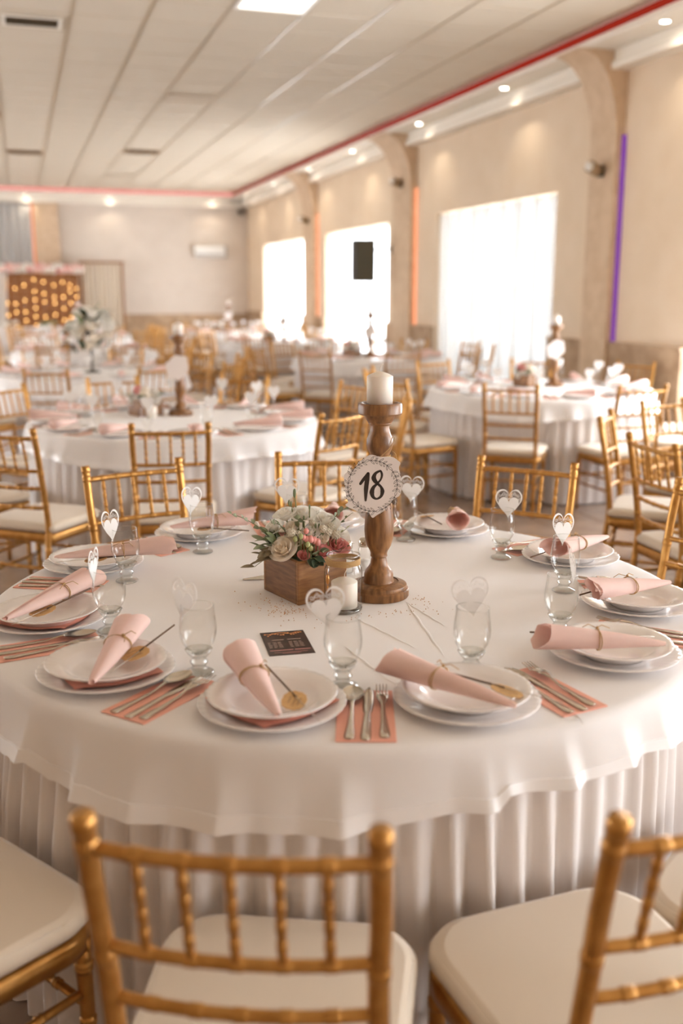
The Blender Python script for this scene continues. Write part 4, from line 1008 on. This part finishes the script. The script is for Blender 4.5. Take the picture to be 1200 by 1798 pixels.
for i, (x, y, dp, r) in enumerate([(540, 940, .06, .0065), (548, 955, .07, .008), (554, 957, .065, .008), (560, 960, .065, .008), (541, 955, .07, .007), (536, 952, .072, .006)]):
    ball(bpx(x, y, dp), r, 'berry', 'berry', ['pink berry standing above the others', 'coral berry left of the cluster', 'coral berry in the middle of the cluster', 'coral berry right of the cluster', 'coral berry low beside the pink bloom', 'smallest coral berry by the yellow buds'][i])
for i, (x, y, dp) in enumerate([(521, 955, .075), (531, 950, .075), (543, 965, .08), (548, 972, .08)]):
    ball(bpx(x, y, dp), .0062, 'bud_green', 'green_bud', ['yellow-green bud above the large rose', 'yellow-green bud between berry and rose', 'yellow-green bud beside the pink bloom', 'lowest yellow-green bud right of the pink bloom'][i])
def sprig(p0, p1, sag, n, ln, wd, m_, lab, name='eucalyptus_sprig', rl=.9, cat='foliage', end=False):
    t = thing(name, lab, cat, p0, group='greenery in the wooden box'); d = p1 - p0; pts = []
    for i in range(9):
        u = i / 8; pts.append(d * u + Vector((0, 0, sag * sin(pi * u))))
    ob('stem', MB().tube(pts, [.0016 - .0009 * i / 8 for i in range(9)], 6).mesh('stem', 'stem'), t)
    for i in range(n):
        u = .18 + .82 * i / (n - 1) if n > 1 else 1; c = d * u + Vector((0, 0, sag * sin(pi * u))); s = 1 if i % 2 else -1
        q = d.normalized().to_track_quat('Y', 'Z').to_matrix().to_4x4(); f = 1 - .35 * u
        me = leaf_mesh(ln * f, wd * f, .15, m_)
        o = ob('leaf', me, t); o.matrix_local = Matrix.Translation(c) @ q @ Matrix.Rotation(s * (0 if i == n - 1 else rl), 4, 'Z') @ Matrix.Rotation(R(rn.uniform(-35, 35)), 4, 'Y') @ Matrix.Rotation(R(rn.uniform(-20, 25)), 4, 'X')
    return t
base = lambda x=0, y=0: bc + camr(x, -.01, y)
sprig(base(-.05), bpx(405, 906, .0), .02, 9, .020, .0085, 'leaf_grey', 'long eucalyptus sprig reaching far out over the cloth on the left')
sprig(base(.02), bpx(612, 892, -.02), .02, 10, .023, .011, 'leaf_grey', 'eucalyptus sprig with round leaves at the upper right')
sprig(base(.03), bpx(618, 905, -.03), .012, 7, .014, .004, 'leaf', 'thin green sprig below the number card')
sprig(base(-.02, .03), bpx(478, 925, .05), .03, 7, .022, .011, 'leaf_grey', 'round-leaved sprig over the left white blooms')
sprig(base(-.01, .03), bpx(525, 918, .05), .03, 6, .020, .010, 'leaf_grey', 'round-leaved sprig over the cream bud')
sprig(base(.04, .02), bpx(610, 935, .03), .01, 6, .020, .005, 'bud_green', 'yellow-green leaf tuft at the right end of the bouquet')
sprig(base(.05, .02), bpx(620, 962, .03), .0, 6, .014, .0035, 'leaf', 'fine green sprig beside the salt shaker')
for i, (x, y, dp, l) in enumerate([(450, 945, .04, 'upper'), (446, 965, .06, 'middle'), (452, 985, .075, 'lower'), (475, 950, .05, 'inner'), (462, 930, .03, 'topmost')]):
    p1 = bpx(x, y, dp); p0 = bc + camr(-.055, .005, .05)
    sprig(p0, p0.lerp(p1, .7), .012, 5, .052, .011, ['leaf_grey', 'leaf_grey', 'leaf_brown', 'leaf', 'leaf'][i], l + ' sage-green leaf cluster hanging over the left side of the box', 'sage_cluster', .7)
sprig(bc + camr(-.05, -.0, .07), bpx(450, 1005, .08), .012, 4, .055, .012, 'leaf_brown', 'brownish drooping leaves over the left front of the box', 'drooping_leaf', .5)
sprig(bc + camr(.02, .0, .085), bpx(560, 1000, .1), .01, 4, .035, .014, 'leaf_dark', 'dark glossy leaves hanging between rose and jar', 'glossy_leaf', .7)
sprig(bc + camr(.03, .01, .08), bpx(570, 980, .09), .006, 3, .030, .014, 'leaf_grey', 'round grey-green leaf beside the jar', 'round_leaf', .7)
for i, (x, y, dp) in enumerate([(518, 868, .0), (508, 885, .0), (512, 888, .01), (545, 895, .02), (535, 915, .03), (550, 935, .04), (556, 930, .04), (562, 930, .03)]):
    p1 = bpx(x, y, dp); p0 = bc + camr((x - 535) * S_ * .6, .0, dp + .01); t = thing('grass_stalk', ['tallest green stalk with a bud tip', 'left green stalk of the upright pair', 'right green stalk of the upright pair', 'slim green stalk before the middle white rose', 'short green stalk right of the cream bud', 'first of the short stalks by the right-hand cluster', 'second of the short stalks by the right-hand cluster', 'third of the short stalks by the right-hand cluster'][i], 'foliage', p0, group='greenery in the wooden box'); d = p1 - p0
    ob('stem', MB().tube([(0, 0, 0), d * .5 + Vector((.003, 0, 0)), d], [.0022, .002, .0014], 6).mesh('stem', 'stem'), t)
    ob('tip', MB().sphere(d, .0042 if i == 0 else .0026, 8, 6, (1, 1, 3)).mesh('tip', 'leaf'), t)

# ------------------------------------------------------------------ jar with candle, shaker, server, black card, glitter
JX = (.694, 2.168)
t = thing('glass_jar', 'round glass jar with a twine-wrapped neck', 'jar', (*JX, Zc))
ob('body', MB().lathe([(.001, .004), (.040, .004), (.0445, .009), (.0455, .02), (.0455, .095), (.044, .105), (.0405, .112), (.0385, .116), (.0385, .134), (.040, .136), (.0385, .138)], 48).mesh('body', 'glass'), t)
ob('base', MB().lathe([(.0005, 0), (.040, 0), (.0445, .003), (.0455, .008), (.043, .009), (.038, .0035), (.0005, .003)], 40).mesh('base', 'glass_base'), t)
ob('rim', MB().tube([(.0388 * cos(2 * pi * j / 40), .0388 * sin(2 * pi * j / 40), .1375) for j in range(41)], .0016, 6, False).mesh('rim', 'glass_base'), t)
tw = MB()
for q in range(6): tw.tube([(.0400 * cos(2 * pi * i / 36), .0400 * sin(2 * pi * i / 36), .1165 + .0024 * q + .0006 * sin(i * .9 + q)) for i in range(37)], .0013, 6)
ob('neck_twine', tw.mesh('neck_twine', 'twine'), t, label='twine wound around the neck')
ch = MB(); ch.sphere((-.0445, -.018, .085), .009, 10, 8, (.45, .8, 1.5)); ch.tube([(-.0445, -.018, .07), (-.044, -.018, .055)], .0022, 6); ch.tube([(-.0445, -.018, .11), (-.0445, -.018, .098)], .0012, 6)
ob('charm', ch.mesh('charm', 'gold_dust'), t, label='dark bronze charm')
pillar_candle(JX[0] + .003, JX[1], Zc + .0095, .0315, .062, 'white pillar candle inside the glass jar')
def shaker(x, y, lab):
    t = thing('shaker', lab, 'shaker', (x, y, Zc))
    ob('body', MB().lathe([(.0005, .003), (.016, .003), (.0175, .006), (.0175, .06), (.015, .066), (.015, .072)], 20).mesh('body', 'glass'), t)
    ob('filling', MB().lathe([(.0005, .0035), (.0155, .0035), (.0160, .03), (.0005, .032)], 16).mesh('filling', 'paper'), t)
    ob('cap', MB().lathe([(.0155, .068), (.0165, .070), (.0165, .084), (.013, .09), (.0005, .092)], 20).mesh('cap', 'steel'), t)
shaker(.800, 2.470, 'glass salt shaker with steel cap between flowers and candlestick'); shaker(.855, 2.480, 'second glass shaker, half hidden behind the candlestick')
# cake server
sv = MB(); N = 8; rings = []
for i in range(N + 1):
    u = i / N; w_ = .004 + .055 * u * .5; y = -.11 + .12 * u; rings.append([(-w_, y, 0.001), (w_, y, .001), (w_, y, .0026), (-w_, y, .0026)])
sv.loft(rings, True, True)
t = thing('cake_server', 'steel triangular cake server half under the flower box side', 'server', (.553, 2.50, Zc), R(165), None)
ob('blade', sv.mesh('blade', 'steel', False), t); ob('handle', MB().tube([(0, .01, .002), (0, .03, .012), (0, .06, .014), (0, .15, .008)], [.005, .004, .006, .008], 8).mesh('handle', 'steel'), t)
t.rotation_euler = (0, 0, R(-88)); t.location = (.628, 2.492, Zc)
# menu card
ca = Vector((.457, 2.062)); cbv = Vector((.567, 2.059)); cd = Vector((.4475, 1.916))
t = thing('menu_card', 'small black printed card lying on the white cloth', 'card', (.508, 1.988, Zc), R(-5))
cw_, ch_ = .049, .0735
ob('paper', MB().box(-cw_, cw_, -ch_, ch_, 0, .0006).mesh('paper', 'black_card', False), t)
pm = MB()
for i in range(15):
    x = -.040 + i * .0058; pm.sphere((x, .057 - .006 * sin(i * 1.3) - .004 * (i % 3 == 1), .0008), .0028, 6, 4, (1, 1, .08))
pm.ribbon([(-.041 + .0058 * i, .061 - .004 * sin(i * .8)) for i in range(15)], .0025, .0009)
ob('light_print', pm.mesh('light_print', 'card_orange', False), t)
pl = MB(); rr_ = random.Random(3)
for k in range(5):
    x = -.03
    for i in range(2):
        for q in range(3):
            x0 = -.042 + i * .046 + q * .011; pl.ribbon([(x0, .004 - k * .0075), (x0 + rr_.uniform(.006, .0095), .004 - k * .0075)], .0016, .0008)
pl.ribbon([(-.03, .02), (-.004, .019)], .0022, .0008); pl.ribbon([(.004, .02), (.034, .019)], .0022, .0008)
ob('text_print', pl.mesh('text_print', 'card_white', False), t)
pk = MB(); pk.ribbon([(-.044, -.045), (.006, -.045)], .004, .0008); pk.ribbon([(.010, -.045), (.044, -.045)], .004, .0008); pk.ribbon([(-.036, -.058), (.036, -.058)], .0018, .0008); pk.ribbon([(-.02, -.064), (.02, -.064)], .0018, .0008)
ob('band_print', pk.mesh('band_print', 'card_pink', False), t)
gl = MB(); rg_ = random.Random(11)
def clump(cx, cy_, sx, sy, n, ang=0):
    for _ in range(n):
        x, y = rg_.gauss(0, sx), rg_.gauss(0, sy); X, Y = cx + x * cos(ang) - y * sin(ang), cy_ + x * sin(ang) + y * cos(ang)
        if hypot(X - CAN[0], Y - CAN[1]) < .08 or hypot(X - JX[0], Y - JX[1]) < .049: continue
        lx, ly = (Vector((X, Y, 0)) - Vector((BX.x, BX.y, 0))).dot(ex), (Vector((X, Y, 0)) - Vector((BX.x, BX.y, 0))).dot(ey)
        if -.004 < lx < BL + .004 and -.004 < ly < BW + .004: continue
        s = rg_.uniform(.0009, .0017); gl.add([(X - s, Y - s, Zc), (X + s, Y - s, Zc), (X, Y + s, Zc), (X, Y, Zc + s * 1.4)], [(0, 2, 1), (0, 1, 3), (1, 2, 3), (2, 0, 3)])
clump(.545, 2.235, .03, .05, 70, .3); clump(.57, 2.20, .03, .02, 30); clump(.79, 2.11, .05, .012, 26); clump(.90, 2.16, .02, .05, 26); clump(.62, 2.12, .05, .03, 14)
t = thing('gold_glitter', 'scattered gold glitter on the cloth around box and candlestick', 'glitter', me=gl.mesh('gold_glitter', 'gold_dust', False)); t['kind'] = 'stuff'

# ------------------------------------------------------------------ table ware on the other tables
def lay_table(c, where, n, full, ph=0.):
    G = ' on ' + where; rq = random.Random(int(c[1] * 10))
    for q in range(n):
        pa = 360 / n * q + ph; ca_, sa_ = cos(R(pa)), sin(R(pa)); x, y = c[0] + .70 * ca_, c[1] + .70 * sa_; pw_ = where + ', ' + place_words(c, pa, n)
        thing('dinner_plate', 'white plate on ' + pw_, 'plate', (x, y, Z0), 0, 'plates' + G, plate_low)
        a = R(pa + 180 + rq.uniform(-50, 50)); L = .13
        thing('rolled_napkin', 'pink napkin roll on ' + pw_, 'napkin', (x - L * cos(a), y - L * sin(a), Z0 + .050), group='rolled napkins' + G, me=ROLL_FAR, rot=(0, R(3), a))
        gx, gy = c[0] + .565 * cos(R(pa + 10)), c[1] + .565 * sin(R(pa + 10))
        thing('goblet', 'clear glass on ' + pw_, 'glass', (gx, gy, Z0), 0, 'glasses' + G, G_FAR)
        fa = pa + rq.uniform(-60, 60)
        thing('heart_card', 'white heart on ' + pw_, 'place card', (gx + .033 * cos(R(fa)), gy + .033 * sin(R(fa)), Z0 + .112), group='heart cards' + G, me=H_FAR, rot=(R(rq.uniform(-8, 8)), R(rq.uniform(-8, 8)), R(rq.uniform(-40, 20))))
        if full:
            na = pa + 15; nx, ny = c[0] + .70 * cos(R(na)), c[1] + .70 * sin(R(na)); rz = R(na + 90)
            thing('paper_napkin', 'flat coral napkin on ' + pw_, 'napkin', (nx, ny, Z0), rz, 'flat napkins' + G, flat_napkin)
            for nm, me, ox in (('spoon', SPOON, -.03), ('knife', KNIFE, 0), ('fork', FORK, .03)):
                thing(nm, 'steel %s on %s' % (nm, pw_), 'cutlery', (nx + ox * cos(rz), ny + ox * sin(rz), Z0 + .0024), rz, nm + 's' + G, me)
def far_centre(c, where, dx, dy, flowers=True, jar=True):
    candlestick((c[0] + dx, c[1] + dy, Zc), 'brown wooden candlestick with a pale card, ' + where, True)
    pillar_candle(c[0] + dx, c[1] + dy, Zc + .4773, .0315, .070, 'white pillar candle on the candlestick of ' + where)
    vx = Vector((cos(R(-17)), sin(R(-17)), 0))
    tc_ = thing('number_card', 'blurred pale number card tied to the candlestick, ' + where, 'table number', Vector((c[0] + dx, c[1] + dy, Zc + .29)) + Vector((-.02, -.043, 0)), rot=(R(90), 0, R(-15)))
    ob('paper', cb_.mesh('paper', 'card_paper', False), tc_)
    if flowers:
        p = Vector((c[0], c[1], Zc)) + vx * -.215 + Vector((dx, dy, 0))
        t = thing('flower_box', 'dark wooden flower box of ' + where, 'planter', p, R(20))
        ob('box', MB().cbox(-.08, .08, -.08, .08, 0, .095, .003).mesh('box', 'wood', False), t)
        for q in range(12):
            a = q * 2.399; r = .025 * math.sqrt(q); me = puffs_s[q % 5]
            ob('bloom', me, t, (r * cos(a), r * sin(a), .12 + .03 * cos(q)))
        for q in range(12):
            a = q * 1.3; o = ob('leaf', LEAF_S, t, (.06 * cos(a), .06 * sin(a), .105)); o.rotation_euler = (R(30), 0, a - pi / 2)
    if jar:
        p = Vector((c[0], c[1], Zc)) + vx * -.20 + Vector((dx, dy - .17, 0)); pillar_candle(p.x, p.y, p.z, .0315, .07, 'short white candle beside the flower box of ' + where)
puffs_s = [MB().sphere((0, 0, 0), .032, 10, 7).mesh('bloom', m_) for m_ in ('rose_white', 'rose_pink', 'rose_cream', 'leaf', 'rose_white')]
LEAF_S = leaf_mesh(.09, .02, .2, 'leaf'); LEAF_D = leaf_mesh(.09, .022, .2, 'leaf_dark')
lay_table(T2, 'the middle-left table', 11, True, 8); far_centre(T2, 'the middle-left table', .07, .2)
lay_table(TR, 'the table beyond the right edge', 10, False, 12); lay_table(T3, 'the table by the large window', 11, True, 3); far_centre(T3, 'the table by the large window', .2, .15)
for k, (nm, c) in enumerate(FAR.items()):
    lay_table(c, nm, 10, False, 10 * k)
    if k: far_centre(c, nm, .03, .05, True, False)
# tall flower vase
fc = FAR['the tall-flower table']; px0 = Vector((fc[0], fc[1], Zc))
t = thing('tall_vase', 'tall dark vase stand carrying a loose white flower arrangement', 'vase', px0)
ob('stand', MB().lathe([(.0005, 0), (.07, 0), (.07, .012), (.012, .03), (.010, .30), (.035, .34), (.05, .38), (.045, .385), (.0005, .36)], 20).mesh('stand', 'dark'), t)
rv = random.Random(4)
for q in range(34):
    a = rv.uniform(0, 6.28); r = .26 * math.sqrt(rv.random()); h = .42 + rv.uniform(-.16, .22) * (1 - r * 1.5)
    ob('bloom', puffs_s[(0, 0, 2, 4, 0)[q % 5]], t, (r * cos(a) * .75, r * sin(a) * .75, h - .04), sc=[rv.uniform(1.0, 1.9)] * 3)
for q in range(26):
    a = rv.uniform(0, 6.28); r = .20 * math.sqrt(rv.random()); o = ob('leaf', LEAF_D if q % 3 else LEAF_S, t, (r * cos(a) * .8, r * sin(a) * .8, .34 + rv.uniform(-.25, .22)), sc=[1.5] * 3); o.rotation_euler = (R(rv.uniform(-20, 70)), 0, a - pi / 2)
# head table flowers
for q, (x, l) in enumerate(((-.2, 'white flower cluster at the left of the head table'), (.55, 'low greenery in the middle of the head table'), (1.1, 'white flower cluster at the right of the head table'))):
    t = thing('flower_cluster', l, 'flowers', (x, 21.75, .765))
    for k in range(9): ob('bloom', puffs_s[(3 if q == 1 else 0) if k % 3 else 2], t, (.09 * cos(k * 2.4) * math.sqrt(k / 3), .05 * sin(k * 2.4) * math.sqrt(k / 3), .032 + .03 * (k % 3)), sc=[1.4] * 3)
